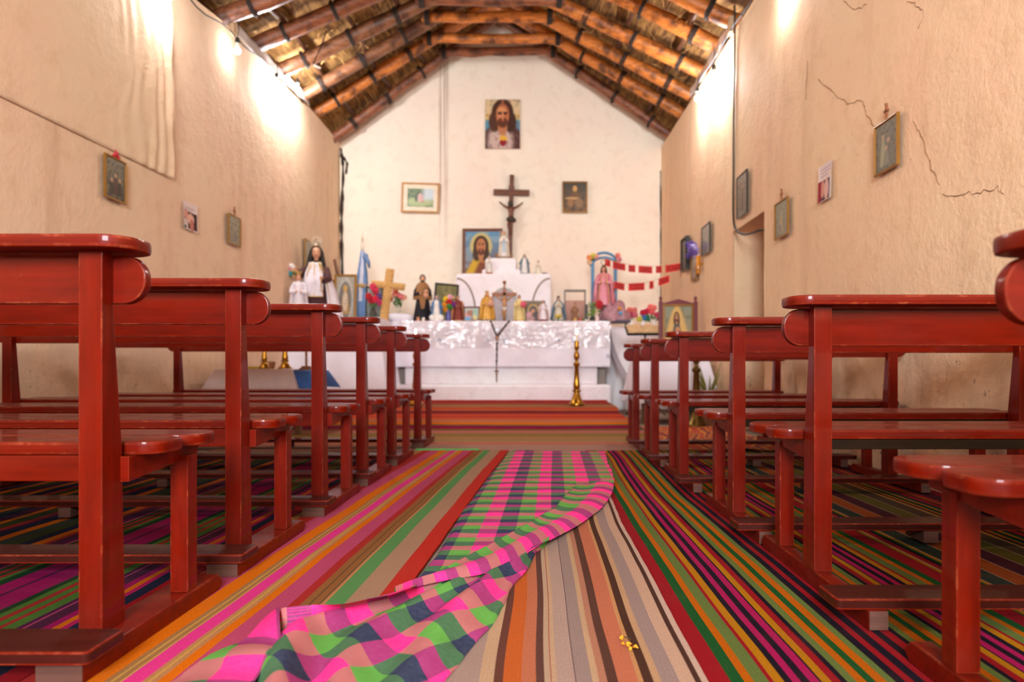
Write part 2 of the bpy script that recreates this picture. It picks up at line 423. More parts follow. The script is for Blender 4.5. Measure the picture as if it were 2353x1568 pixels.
crack('corner_crevice', jag([(XL+0.02, YB-0.03, 3.95), (XL+0.05, YB-0.04, 3.6), (XL+0.03, YB-0.05, 3.0), (XL+0.03, YB-0.04, 2.2), (XL+0.05, YB-0.04, 1.3)], 6, 0.02), 0.026, wb, m_crv)
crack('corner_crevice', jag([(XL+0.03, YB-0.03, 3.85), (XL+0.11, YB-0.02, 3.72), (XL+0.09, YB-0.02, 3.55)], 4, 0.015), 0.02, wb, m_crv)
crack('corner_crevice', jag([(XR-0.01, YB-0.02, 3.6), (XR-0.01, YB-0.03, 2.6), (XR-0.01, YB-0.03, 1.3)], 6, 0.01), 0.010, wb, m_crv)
# ------------------------------------------------------------------ roof
PAIRS = [  # depth, left foot, tie left, tie right, right foot  (x, z)
 (10.28, (-2.95, 4.03), (-1.32, 5.25), (0.21, 5.26), (1.96, 4.06)),
 (9.55, (-2.98, 4.13), (-1.427, 5.10), (0.268, 5.10), (1.97, 4.12)),
 (8.85, (-2.98, 4.06), (-1.34, 5.03), (0.135, 5.04), (1.96, 4.07)),
 (8.10, (-2.95, 4.06), (-1.286, 4.86), (0.233, 4.855), (1.93, 4.03)),
 (7.40, (-2.92, 4.055), (-1.30, 4.76), (0.21, 4.86), (1.93, 4.01)),
 (6.65, (-2.97, 3.955), (-1.30, 4.58), (0.20, 4.68), (1.92, 3.90)),
 (5.85, (-2.97, 3.93), (-1.30, 4.50), (0.20, 4.56), (1.92, 3.88))]
m_log = [mat_log('log_amber', (166, 88, 34), (228, 140, 60)), mat_log('log_red', (100, 56, 34), (164, 98, 62)), mat_log('log_brown', (96, 58, 36), (156, 104, 70))]
m_rope = M('hide_lashing', (46, 34, 28), 0.8)
ords = ['nearest the altar wall', 'second from the altar wall', 'third from the altar wall', 'fourth from the altar wall', 'fifth from the altar wall', 'sixth from the altar wall', 'seventh from the altar wall']
def ring(c, t, r, w):                                    # a few turns of lashing round a log
    t = t.normalized(); a = t.cross(Vector((0, 1, 0))).normalized(); bb = a.cross(t); pts = []
    for k in range(26):
        th = 2*pi*k/8.5; pts.append(c+t*(w*(k/25-0.5))+a*(r*math.cos(th))+bb*(r*math.sin(th)))
    return pts
def log(name, p, q, r, mat, label, cat, n=9, over=0.0):
    p, q = Vector(p), Vector(q); dirv = (q-p).normalized(); p = p-dirv*over; q = q+dirv*over
    t = thing(name, label, cat, p); pts = []; rr = []
    for i in range(n+1):
        w = Vector((0, mnoise.noise((i*0.7, p.x, p.y))*0.02, mnoise.noise((i*0.7, p.y, p.x+4))*0.018))
        pts.append(lerp(Vector((0, 0, 0)), q-p, i/n)+(w if 0 < i < n else Vector((0, 0, 0)))); rr.append(r*(1+0.16*mnoise.noise((i*0.9, p.x*3, p.y*2))))
    b = MB(); b.tube(pts, rr, 9, jit=0.09); b.build('log', mat, t, smooth_=1.2)
    return t, q-p
for k, (y, lf, tl, tr, rf) in enumerate(PAIRS):
    for side, (f, g) in (('left', (lf, tl)), ('right', (rf, tr))):
        d = Vector((g[0]-f[0], 0, g[1]-f[1])).normalized()
        top = Vector((g[0], y, g[1]))+d*1.02              # runs past the tie up to the ridge
        ft = Vector((f[0], y, f[1]))-d*0.25
        mi = (0 if k in (1, 3) else 1) if side == 'right' else (0 if k == 1 else (2 if k in (2, 3) else 1))
        if side == 'right' and k in (2, 4, 5): mi = 0
        t, v = log('roof_rafter', ft, top, 0.082 if k else 0.072, m_log[mi], '%s roof rafter log, %s' % (side, ords[k]), 'roof beam')
        for s in (0.17, 0.36, 0.55):
            b = MB(); b.tube(ring(v*s, v, 0.095, random.uniform(0.03, 0.07)), 0.009, 5); b.build('rope_lashing', m_rope, t, smooth_=3.2)
    t, v = log('collar_tie', (tl[0]-0.05, y-0.09, tl[1]-0.02), (tr[0]+0.05, y-0.09, tr[1]-0.02), 0.066, m_log[0 if k in (1, 2) else 1], 'horizontal collar tie log joining the roof rafters, %s' % ords[k], 'roof beam', 7, 0.05)
    for s in (0.04, 0.96):
        b = MB(); b.tube(ring(v*s, v, 0.085, 0.06), 0.012, 5); b.build('rope_lashing', m_rope, t, smooth_=3.2)
def roof_sec(y):                                          # cross-section of the reed ceiling at depth y
    ps = sorted(PAIRS)
    if y <= ps[0][0]: return ps[0]
    if y >= ps[-1][0]: return ps[-1]
    for a, c in zip(ps, ps[1:]):
        if a[0] <= y <= c[0]:
            t = (y-a[0])/(c[0]-a[0]); return (y,)+tuple((lerp(a[i][0], c[i][0], t), lerp(a[i][1], c[i][1], t)) for i in range(1, 5))
def roof_pt(u, y, off=0.16):
    _, lf, tl, tr, rf = roof_sec(y)
    sl = (tl[1]-lf[1])/(tl[0]-lf[0]); sr = (tr[1]-rf[1])/(tr[0]-rf[0])
    xr = -0.55; zr = max(tl[1]+sl*(xr-tl[0]), tr[1]+sr*(xr-tr[0]))
    P = [(lf[0]-0.5, lf[1]-0.5*sl), tl, (xr, zr), tr, (rf[0]+0.5, rf[1]+0.5*sr)]
    k = min(3, int(u*4)); t = u*4-k
    return Vector((lerp(P[k][0], P[k+1][0], t), y, lerp(P[k][1], P[k+1][1], t)+off))
b = MB()
def thatch(u, v):
    y = lerp(YF-0.4, YB+0.35, v); p = roof_pt(u, y); n = mnoise.noise((p.x*6, y*1.2, 2))+0.6*mnoise.noise((p.x*16, y*3, 5)); p.z += 0.035*n; return p
b.grid(thatch, 96, 110)
struct(b.build('ceiling', mat_thatch(), smooth_=3.2))
m_reed = M('loose_reed', (200, 156, 96), 0.9, var=0.4, vscale=3)
m_pole = mat_log('dark_pole', (62, 36, 22), (104, 64, 40))
for side in (0, 1):                                       # purlins lashed above the rafters, running the length of the roof
    for i, u in enumerate((0.09, 0.155, 0.215) if side == 0 else (0.785, 0.845, 0.91)):
        pts = [roof_pt(u, 5.3+k*0.5, 0.095) for k in range(11)]
        t = thing('roof_purlin', '%s roof purlin pole running lengthwise, %s the wall' % (('left', 'right')[side], (('farthest above', 'second from', 'closest to') if side else ('closest to', 'second from', 'farthest above'))[i]), 'roof beam', pts[0])
        b = MB(); b.tube([p-pts[0]+Vector((0.012*random.uniform(-1, 1), 0, 0.012*random.uniform(-1, 1))) for p in pts], 0.030, 7, jit=0.08); b.build('pole', m_pole, t, smooth_=1.2)
b = MB()
for k in range(1100):                                      # loose reed ends hanging under the ceiling
    u = random.uniform(0.03, 0.97); y = random.uniform(5.4, 10.4); p = roof_pt(u, y, 0.13+random.uniform(-0.03, 0.03))
    q = p+Vector((random.uniform(-0.16, 0.16), random.uniform(-0.2, 0.2), random.uniform(-0.10, 0.05))); b.tube([p, lerp(p, q, 0.5)+Vector((0, 0, 0.01)), q], 0.0042, 3, cap=False)
o = b.build('loose_reeds', m_reed); o['label'] = 'loose reed ends sticking out under the thatch ceiling'; o['category'] = 'thatch'; o['kind'] = 'stuff'
# ------------------------------------------------------------------ pews
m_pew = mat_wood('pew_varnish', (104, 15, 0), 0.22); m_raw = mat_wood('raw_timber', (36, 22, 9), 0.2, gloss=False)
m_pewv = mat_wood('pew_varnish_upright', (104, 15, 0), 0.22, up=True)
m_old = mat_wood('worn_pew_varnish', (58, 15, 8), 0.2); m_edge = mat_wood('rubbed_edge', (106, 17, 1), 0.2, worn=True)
PV, PU, PO = [m_pew, m_edge], [m_pewv, m_edge], [m_old, m_edge]
m_endgrain = mat_wood('dusty_end_grain', (96, 66, 56), 0.4, gloss=False)
BZ = 0.013
def pew(side, y0, xc, xo, ztop, zseat, kn, lx, label, wide):
    L = abs(xo-xc); t = thing('church_pew', label, 'pew', (xc, y0, BZ), 0, 'pews %s of the aisle' % ('left' if side < 0 else 'right'))
    S = Matrix.Scale(-1, 4, (1, 0, 0)) if side < 0 else Matrix.Identity(4)
    ztop -= BZ; zseat -= BZ; ov = 0.088
    def P(poly, ax, a, b2, nm, mat=None, bv=0.004, sm=0.7):
        b = MB(); b.prism(poly, ax, a, b2, S); return b.build(nm, mat or PV, t, smooth_=sm, bev=bv)
    P(rrect(-ov, L+ov, -0.04, 0.10, 0.055), 'z', ztop-0.026, ztop, 'top_rail', bv=0.007)
    z1, z0 = ztop-0.030, ztop-0.128
    P(rrect(-ov, L+ov, z0, z1, 0.046, 8), 'y', 0.036, 0.060, 'back_board')
    for x in (0.0, L):
        b = MB(); w = 0.0235; P0 = []
        for z, yf in ((0.042, 0.078), (zseat, 0.066), (z0, 0.036), (ztop-0.026, 0.034)):
            P0.append([(x-w, 0, z), (x+w, 0, z), (x+w, yf, z), (x-w, yf, z)])
        vs = [S @ Vector(p) for r in P0 for p in r]; fs = [(3, 2, 1, 0), (12, 13, 14, 15)]
        for j in range(3):
            for i in range(4): fs.append((j*4+i, j*4+(i+1) % 4, j*4+4+(i+1) % 4, j*4+4+i))
        b.add(vs, fs); b.build('post', PU, t, smooth_=0.5, bev=0.003)
        b = MB(); b.box(x-0.021+lx, x+0.021+lx, 0.258, 0.303, 0.042, zseat-0.05, M4=S); b.build('front_leg', PU, t, smooth_=0.5, bev=0.003)
        P([(0.06, zseat-0.028), (0.06, zseat-0.080), (0.35, zseat-0.056), (0.355, zseat-0.028)], 'x', x-0.016+lx*0.6, x+0.016+lx*0.6, 'seat_bracket', bv=0.002)
        ry = kn[0]-0.005 if side > 0 else kn[0]+0.02
        P([(ry, 0), (0.41, 0), (0.43, 0.018), (0.405, 0.042), (ry, 0.042)], 'x', x+lx*0.6-wide/2, x+lx*0.6+wide/2, 'skid', bv=0.004)
        b = MB(); b.box(x+lx*0.6-wide/2+0.001, x+lx*0.6+wide/2-0.001, ry-0.0015, ry+0.004, 0.001, 0.041, M4=S); b.build('skid_end', m_endgrain, t)
    P(rrect(-ov, L+ov, 0.082, 0.218, 0.045), 'z', zseat-0.028, zseat, 'seat_plank', bv=0.007)
    P(rrect(-ov, L+ov, 0.232, 0.385, 0.060), 'z', zseat-0.028, zseat, 'seat_plank', bv=0.007)
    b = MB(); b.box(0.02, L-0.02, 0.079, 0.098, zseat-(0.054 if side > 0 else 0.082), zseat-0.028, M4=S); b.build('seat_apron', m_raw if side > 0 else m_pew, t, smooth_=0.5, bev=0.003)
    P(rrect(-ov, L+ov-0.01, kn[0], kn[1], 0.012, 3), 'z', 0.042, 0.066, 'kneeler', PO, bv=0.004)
    b = MB(); b.box(L*0.52-0.024, L*0.52+0.024, kn[0]+0.01, kn[1]+0.02, 0, 0.042, M4=S); b.build('kneeler_block', m_endgrain, t, bev=0.003)
    return t
LN = ['nearest the camera', 'second from the camera', 'third from the camera', 'fourth from the camera', 'fifth from the camera', 'last before the altar']
for y, lab in zip((1.366, 2.01, 2.78, 3.47, 4.18, 5.11), LN):
    pew(-1, y, -0.875, -2.64, 0.836, 0.425, (-0.145, -0.03), -0.042, 'glossy red-brown pew with kneeler, left row, '+lab, 0.085)
RN = ['nearest the camera and cut by the frame edge', 'second from the camera', 'third from the camera', 'fourth from the camera', 'fifth from the camera', 'last before the altar']
for y, lab in zip((0.93, 1.79, 2.53, 3.47, 4.31, 5.13), RN):
    pew(1, y, 0.738, 1.78, 0.765, 0.415, (-0.285, -0.18), 0.0, 'glossy red-brown pew with kneeler, right row, '+lab, 0.042)
# ------------------------------------------------------------------ rugs
m_rug = mat_rug('woven_wool')
K = dict(red=(178, 30, 38), dg=(36, 98, 44), org=(224, 112, 12), lg=(120, 138, 68), yel=(214, 140, 22), blk=(38, 28, 40), mag=(200, 32, 98), crm=(206, 166, 140), slate=(62, 74, 62), maroon=(92, 40, 52), olive=(118, 106, 42), brn=(98, 74, 50), ora2=(190, 92, 34),
         mauve=(192, 76, 110), pink=(232, 60, 140), tan=(190, 132, 84), tan2=(168, 118, 70), dred=(176, 48, 44), brn2=(150, 98, 54), grn=(94, 146, 84), tgrey=(176, 136, 108), rred=(196, 50, 38), purp=(84, 34, 62), navy=(38, 42, 66), plum=(92, 30, 70), magd=(168, 22, 92), gb=(66, 74, 38), dkg=(34, 66, 36), grn2=(84, 124, 48))
def rug(name, stripes, x0, y0, y1, z, label, shift=lambda y: 0, zf=None, step=0.045, wob=0.004, across=False, x1=None, cut=None):
    b = MB(); edges = [0.0]; cols = []
    for w, c in stripes:
        n = max(1, int(round(w/0.05)))
        for k in range(n): edges.append(edges[-1]+w/n); cols.append(lin(c))
    if not across:
        nr = max(2, int((y1-y0)/step))
        def pt(i, j):
            y = lerp(y0, y1, j/nr); x = x0+edges[i]+shift(y)+wob*mnoise.noise((edges[i]*3+x0, y*2.3, z*90))
            h = z+0.0035*max(0, mnoise.noise((x*3, y*4, z*50)))+(zf(x, y) if zf else 0)
            if i == 0 or i == len(edges)-1: x += 0.003*mnoise.noise((y*40, 0, x0))
            return (x, y, h)
        nu, nv = len(edges)-1, nr
    else:
        nx = max(2, int((x1-x0)/step))
        def pt(i, j):
            x = lerp(x0, x1, j/nx); y = y0+edges[i]
            y += wob*3*mnoise.noise((x*1.3, edges[i]*2, z*90))
            if cut: x = min(x, cut(y))
            h = z+0.005*max(0, mnoise.noise((x*3, y*4, 7)))+(zf(x, y) if zf else 0)
            return (x, y, h)
        nu, nv = len(edges)-1, nx
    P = [[pt(i, j) for i in range(nu+1)] for j in range(nv+1)]
    vs = [p for r in P for p in r]; n1 = nu+1
    fs = []; cc = []
    for j in range(nv):
        for i in range(nu):
            q = (j*n1+i, j*n1+i+1, (j+1)*n1+i+1, (j+1)*n1+i); fs.append(q if not across else q[::-1]); cc.append(cols[i])
    def skirt(seq, cs):
        for a, c, col in zip(seq, seq[1:], cs):
            o = len(vs); vs.extend([(vs[a][0], vs[a][1], vs[a][2]-0.007), (vs[c][0], vs[c][1], vs[c][2]-0.007)]); fs.append((a, c, o+1, o)); cc.append(col)
    skirt(list(range(nu+1)), cols); skirt([nv*n1+i for i in range(nu+1)], cols)
    skirt([j*n1 for j in range(nv+1)], [cols[0]]*nv); skirt([j*n1+nu for j in range(nv+1)], [cols[-1]]*nv)
    b.add(vs, fs, cc); o = b.build(name, m_rug, smooth_=1.0)
    return tag(o, label, 'rug')
def st(s, k=1.0): return [(w, tuple(v*k for v in K[c])) for w, c in s]
half = [(.049, 'red'), (.0245, 'dg'), (.0173, 'org'), (.0273, 'lg'), (.0086, 'red'), (.0187, 'yel'), (.0144, 'blk'), (.0158, 'mag'), (.0158, 'blk'), (.0173, 'mag'), (.0043, 'blk'), (.0173, 'yel'), (.0173, 'red'), (.0115, 'blk'), (.0173, 'lg'), (.0173, 'org'), (.0173, 'dg'), (.0200, 'org'), (.0158, 'lg')]
cen = [(.0187, 'blk'), (.0158, 'red'), (.020, 'blk'), (.0173, 'red'), (.0187, 'blk'), (.020, 'red'), (.0115, 'blk')]
rug('striped_rug', st(half+cen+half[::-1], 0.83), 0.303, 0.55, 4.86, 0.011, 'red green orange and magenta striped rug along the right side of the aisle', lambda y: 0.045*smooth((y-2.9)/1.9))
rr = [(.012, 'blk'), (.012, 'dg'), (.012, 'yel'), (.006, 'crm'), (.02, 'red'), (.014, 'blk'), (.01, 'dg'), (.012, 'yel'), (.004, 'crm'), (.06, 'slate'), (.004, 'crm'), (.065, 'ora2'), (.004, 'crm'), (.068, 'maroon'), (.004, 'crm'), (.07, 'olive'), (.004, 'crm'), (.065, 'brn'), (.004, 'crm'), (.012, 'yel'), (.014, 'blk'), (.012, 'org'), (.012, 'dg'), (.014, 'blk'), (.012, 'yel'), (.012, 'dg'), (.014, 'navy'), (.03, 'red'), (.014, 'blk'), (.012, 'org'), (.03, 'dred'), (.07, 'maroon'), (.06, 'red')]
rug('striped_rug', st(rr, 0.80), 1.112, 0.55, 4.9, 0.004, 'olive maroon and orange striped rug lying against the right wall')  # colours dimmed to stand for the shade under the right pews
cr = [(.062, (178, 146, 128)), (.026, (206, 164, 124)), (.017, (112, 66, 52)), (.033, (206, 100, 42)), (.026, (200, 116, 80)), (.015, (104, 66, 54)), (.011, (198, 162, 128)), (.002, (170, 90, 70)), (.009, (204, 164, 124)), (.032, (188, 154, 134)), (.002, (110, 84, 82)), (.028, (164, 136, 122)), (.012, (206, 164, 122)), (.0145, (190, 126, 96)), (.019, (98, 62, 48)), (.036, (204, 116, 82)), (.009, (208, 146, 92)), (.018, (84, 52, 38)), (.014, (204, 156, 112)), (.033, (168, 138, 124)), (.0285, (210, 166, 134)), (.0115, (84, 52, 40)), (.0125, (212, 174, 148))]
cr = [(w, (c[0]*0.92, c[1]*0.94, c[2]*0.98)) for w, c in cr]
rug('striped_rug', cr, -0.162, 0.55, 3.6, 0.017, 'cream salmon and brown striped rug partly covered by the checked blanket', lambda y: 0.02*smooth((y-2.3)/0.8), wob=0.007)
lr = [(.045, 'tan2'), (.055, 'dred'), (.064, 'mauve'), (.045, 'org'), (.012, 'tan2'), (.005, 'yel'), (.012, 'tan2'), (.004, 'yel'), (.018, 'pink'), (.018, 'pink'), (.010, 'tan'), (.006, 'yel'), (.012, 'tan'), (.024, 'org'), (.055, 'mauve'), (.026, 'dred'), (.020, 'brn2'), (.004, 'brn'), (.020, 'brn2'), (.004, 'brn'), (.010, 'tan'), (.046, 'grn'), (.069, 'tgrey'), (.058, 'rred')]
lr = [(w, K[c] if c != 'yel' else (206, 160, 80)) for w, c in lr]; lr = [(w, tuple(v*0.95 for v in c)) for w, c in lr]; lw = sum(w for w, _ in lr)
rug('striped_rug', lr, -0.271-lw, 0.55, 4.86, 0.014, 'pink orange and green striped rug along the left side of the aisle', lambda y: pw(y, [(0.5, -0.085), (1.28, -0.072), (2.04, -0.05), (3.29, 0.0), (4.84, 0.08)]))
ll = [(.05, 'red'), (.012, 'navy'), (.024, 'navy'), (.016, 'mag'), (.018, 'org'), (.022, 'magd'), (.037, 'purp'), (.006, 'mauve'), (.014, 'plum'), (.03, 'grn2'), (.014, 'dred'), (.02, 'grn2'), (.018, 'dred'), (.02, 'grn2'), (.02, 'dkg'), (.07, 'magd'), (.012, 'plum'), (.055, 'magd'), (.03, 'dkg'), (.016, 'grn2'), (.014, 'dred'), (.018, 'gb'), (.014, 'dred'), (.02, 'gb'), (.01, 'mauve'), (.03, 'plum')]
lw2 = sum(w for w, _ in ll)
rug('striped_rug', st(ll[::-1], 0.80), -0.925-lw2, 0.55, 4.6, 0.0165, 'magenta green and navy striped rug under the left pews')  # shade under the left pews is put into these dimmed colours
l3 = [(.03, 'purp'), (.02, 'dred'), (.035, 'org'), (.04, 'navy'), (.04, 'gb'), (.05, 'slate'), (.04, 'org'), (.05, 'navy'), (.02, 'plum'), (.03, 'dred'), (.06, 'gb'), (.03, 'org'), (.05, 'purp'), (.04, 'navy'), (.04, 'slate'), (.03, 'org'), (.05, 'gb'), (.03, 'dred'), (.06, 'navy'), (.04, 'org'), (.06, 'purp'), (.05, 'gb'), (.04, 'org'), (.05, 'navy'), (.05, 'dred')]
lw3 = sum(w for w, _ in l3)
rug('striped_rug', st(l3[::-1], 0.76), -1.57-lw3, 0.55, 4.5, 0.003, 'dark orange navy and olive striped rug against the left wall')  # dimmed likewise, pew shade worked into the stripe colours
# rug across the front, running up over the low altar step
def step_z(x, y):
    return 0.09*smooth((y-6.5)/0.26)+pw(y, [(6.76, 0.0), (8.6, 0.10), (9.4, 0.10)])
b = MB(); b.grid(lambda u, v: (lerp(-2.95, 0.87, u), lerp(6.52, 9.2, v), step_z(0, lerp(6.52, 9.2, v))-0.002), 4, 40)
b.grid(lambda u, v: (0.87, lerp(6.52, 9.2, u), v*(step_z(0, lerp(6.52, 9.2, u))-0.002)), 40, 2)
struct(b.build('trim_1', m_floor, smooth_=1.0))
rows = [(1037, (178, 134, 118)), (1022, (200, 112, 88)), (1018, (182, 128, 96)), (1013.5, (120, 140, 80)), (1012.5, (172, 126, 82)), (1004, (150, 116, 66)), (996, (186, 112, 100)), (990, (122, 92, 48)), (986.5, (140, 24, 62)), (979, (92, 96, 66)), (976.5, (218, 112, 22)), (971, (186, 114, 84)), (965, (204, 92, 52)), (960.5, (190, 62, 44)), (956, (204, 84, 50)), (953, (186, 56, 42)), (950.5, (120, 40, 46)), (944.5, (200, 92, 50)), (940, (186, 70, 44)), (937, (172, 112, 74)), (931, (150, 92, 62)), (928, (168, 50, 42)), (917.5, None)]
def ydepth(py):
    lo, hi = 4.0, 9.4
    for _ in range(50):
        mid = (lo+hi)/2
        if CY+(EYE-step_z(0, mid)-0.006)*F/mid > py: lo = mid
        else: hi = mid
    return lo
ds = [ydepth(r[0]) for r in rows]; ds[-1] = 8.95
rug('altar_rug', [(ds[i+1]-ds[i], rows[i][1]) for i in range(len(rows)-1)], -2.3, ds[0], 0, 0.006, 'red tan and orange cross-striped rug in front of the altar', zf=step_z, across=True, x1=1.02, cut=lambda y: 1.05-0.16*smooth((y-6.2)/0.6)+0.02*math.sin(y*5))
b = MB(); b.box(-0.84, -0.40, 4.845, 4.875, 0.012, 0.024)
b.build('hem', M('green_hem', (84, 150, 76), 0.95), None)
hem = bpy.data.objects['hem']; tag(hem, 'narrow green folded hem at the far end of the pink striped rug', 'rug'); hem.name = 'rug_hem'
m_or, nt_, b_ = new_mat('orange_kilim')
v_ = geo_pos(nt_); w_ = nt_.nodes.new('ShaderNodeTexWave'); w_.wave_type = 'BANDS'; w_.inputs['Scale'].default_value = 2.2; w_.inputs['Distortion'].default_value = 9; nt_.links.new(v_, w_.inputs['Vector'])
nt_.links.new(ramp(nt_, w_.outputs['Fac'], [(0.25, lin((170, 62, 20))), (0.45, lin((214, 116, 24))), (0.65, lin((196, 140, 40))), (0.85, lin((130, 40, 30)))]), b_.inputs['Base Color']); b_.inputs['Roughness'].default_value = 0.95
b = MB(); b.grid(lambda u, v: (lerp(1.0, 1.86, u)+0.02*math.sin(v*9), lerp(4.86, 6.9, v), 0.010+0.02*max(0, mnoise.noise((u*3, v*6, 4)))), 24, 50)
tag(b.build('patterned_rug', m_or, smooth_=3.2), 'orange and rust patterned rug under the last right pews', 'rug')
# ------------------------------------------------------------------ checked blanket thrown over the aisle rugs
m_plaid = mat_plaid('checked_wool')
def cr_(pts, t):                                         # Catmull-Rom through equally spaced tuples, t in 0..1
    n = len(pts)-1; s = min(t*n, n-1e-6); i = int(s); f = s-i
    p0, p1, p2, p3 = pts[max(0, i-1)], pts[i], pts[i+1], pts[min(n, i+2)]
    return tuple(0.5*((2*b)+(c-a)*f+(2*a-5*b+4*c-d)*f*f+(3*b-a-3*c+d)*f**3) for a, b, c, d in zip(p0, p1, p2, p3))
def dpt(py): return EYE*F/(py-CY)
def Xb(d): return pw(d, [(1.7, -0.268), (2.36, -0.255), (3.32, -0.235), (4.38, -0.206), (4.9, -0.192)])
ZB = 0.026
b = MB()
left_px = [(1037, 1168), (1061, 1152), (1104, 1115), (1141, 1089), (1170, 1064), (1203, 1045), (1240, 1023), (1274, 1003), (1297, 981), (1334, 956), (1350, 946)]
right_a = [(1037, 1390), (1067, 1397), (1080, 1405), (1104, 1411), (1113, 1412)]
right_b = [(1111, 1335), (1124, 1328), (1143, 1304), (1166, 1296), (1180, 1268), (1193, 1243), (1202, 1230), (1216, 1205), (1234, 1172), (1250, 1143), (1265, 1120), (1281, 1085), (1305, 1045), (1325, 1000), (1345, 960)]
def flat(y0, y1, right, nu, nv, zr=0.0):
    def pos(u, v):
        py = lerp(y0, y1, v); d = dpt(py)*(EYE-ZB)/EYE; xl = (pw(py, left_px)-CX)*d/F; xr = (pw(py, right)-CX)*d/F
        x = lerp(xl, xr, u); return x, d
    def fn(u, v):
        x, d = pos(u, v); h = 0.004*mnoise.noise((x*7, d*16, 1))+0.005*max(0, math.sin(d*38+x*3))*smooth((d-2.9)/0.6)
        e = min(1.0, u*14)
        return (x, d, 0.019+(ZB-0.019)*e+h*e)
    def uvf(u, v):
        x, d = pos(u, v); return (min(0.659, 0.055+(x-Xb(d))*0.895), 4.84-d-0.0835+0.165)
    b.grid(fn, nu, nv, None, uvf)
flat(1037, 1113, right_a, 48, 46); flat(1111, 1347, right_b, 44, 90)
# raised hem along the right edge: ridge point, free edge, cloth coordinate, heights
strip = [((1330, 1110), (1411, 1111), 1.33, 0.030, 0.024), ((1312, 1127), (1405, 1136), 1.56, 0.040, 0.026), ((1292, 1147), (1384, 1166), 1.85, 0.052, 0.026), ((1278, 1165), (1357, 1188), 1.98, 0.056, 0.026),
         ((1246, 1182), (1325, 1210), 2.12, 0.058, 0.028), ((1217, 1200), (1270, 1239), 2.36, 0.060, 0.034), ((1189, 1215), (1243, 1252), 2.46, 0.062, 0.040), ((1129, 1248), (1166, 1299), 2.69, 0.066, 0.044),
         ((1070, 1279), (1108, 1320), 2.83, 0.066, 0.048), ((1013, 1309), (1038, 1332), 2.98, 0.064, 0.052), ((956, 1336), (968, 1347), 3.12, 0.060, 0.054), ((905, 1362), (910, 1367), 3.26, 0.058, 0.056)]
def strip_fn(u, v):
    r = cr_([s[0]+s[1]+(s[2], s[3], s[4]) for s in strip], v); z1, z0 = r[5], r[6]
    pr = floor_at(r[0], r[1], z1); pe = floor_at(r[2], r[3], z0)
    if u < 0.12:                                          # back face of the ridge, down to the flat cloth
        t = u/0.12; q = pr+Vector((-0.004, 0.010, 0)); return Vector((q.x, q.y, lerp(max(ZB, z1-0.034), z1, smooth(t))))
    t = (u-0.12)/0.88; p = lerp(pr, pe, t); p.z = lerp(z1, z0, t)+0.014*math.sin(pi*t)*(0.4+0.6*v)-0.006*math.sin(2*pi*t)
    if t > 0.96: p.x += 0.003*mnoise.noise((v*120, 0, 0)); p.y += 0.004*mnoise.noise((v*120, 3, 0))
    return p
def strip_uv(u, v):
    r = cr_([s[0]+s[1]+(s[2], s[3], s[4]) for s in strip], v); t = max(0, (u-0.12)/0.88)
    return (0.5495+0.1095*t, r[4]-0.0835+0.165)
b.grid(strip_fn, 22, 150, None, strip_uv)
# the bunched near end
U = [(520, 1700), (560, 1640), (590, 1560), (622, 1502), (652, 1462), (720, 1438), (800, 1406), (891, 1376), (969, 1352), (1080, 1326), (1180, 1288), (1262, 1243)]
R = [(920, 1730), (965, 1660), (1030, 1566), (1076, 1507), (1110, 1458), (1140, 1413), (1162, 1380), (1186, 1346), (1204, 1318), (1224, 1290), (1245, 1264), (1266, 1241)]
def bz(t, s):
    a = 1-0.75*smooth((s-0.35)/0.65)
    ph = 2.9*t+0.12*math.sin(3*s)+0.25*s; rip = (0.5-0.5*math.cos(2*pi*ph))**0.8
    env = math.sqrt(max(0.0, 1-(max(0, t-0.80)/0.20)**2))
    return 0.020+(0.018+0.050*rip*a*(0.75+0.25*math.sin(5*s+1+4*t)))*env*(1-0.35*t)
def bunch(t, s):
    z = bz(t, s); u = cr_(U, s); r = cr_(R, s)
    pu = floor_at(u[0], u[1], 0.040); pr = floor_at(r[0], r[1], 0.018); p = lerp(pu, pr, t)
    p.x += 0.012*mnoise.noise((p.x*6, p.y*6, 2)); p.z = z+0.004*mnoise.noise((p.x*14, p.y*14, 8)); return p
def bunch_uv(t, s):
    u = cr_(U, s); r = cr_(R, s); p = lerp(floor_at(u[0], u[1], 0.040), floor_at(r[0], r[1], 0.018), t)
    dx, dy = p.x+0.389, p.y-1.527; e1 = (0.085, 0.165); e2 = (0.118, -0.150); det = e1[0]*e2[1]-e1[1]*e2[0]
    al = (dx*e2[1]-dy*e2[0])/det; be = (e1[0]*dy-e1[1]*dx)/det
    k = 0.05*math.sin(2*pi*(2.9*t+0.12*math.sin(3*s)+0.25*s))*(1-0.6*s)
    return (0.1375-0.165*(be+k)+3.3, 0.1375+0.165*(al-k*0.8)+3.3)
b.grid(bunch, 110, 120, None, bunch_uv)
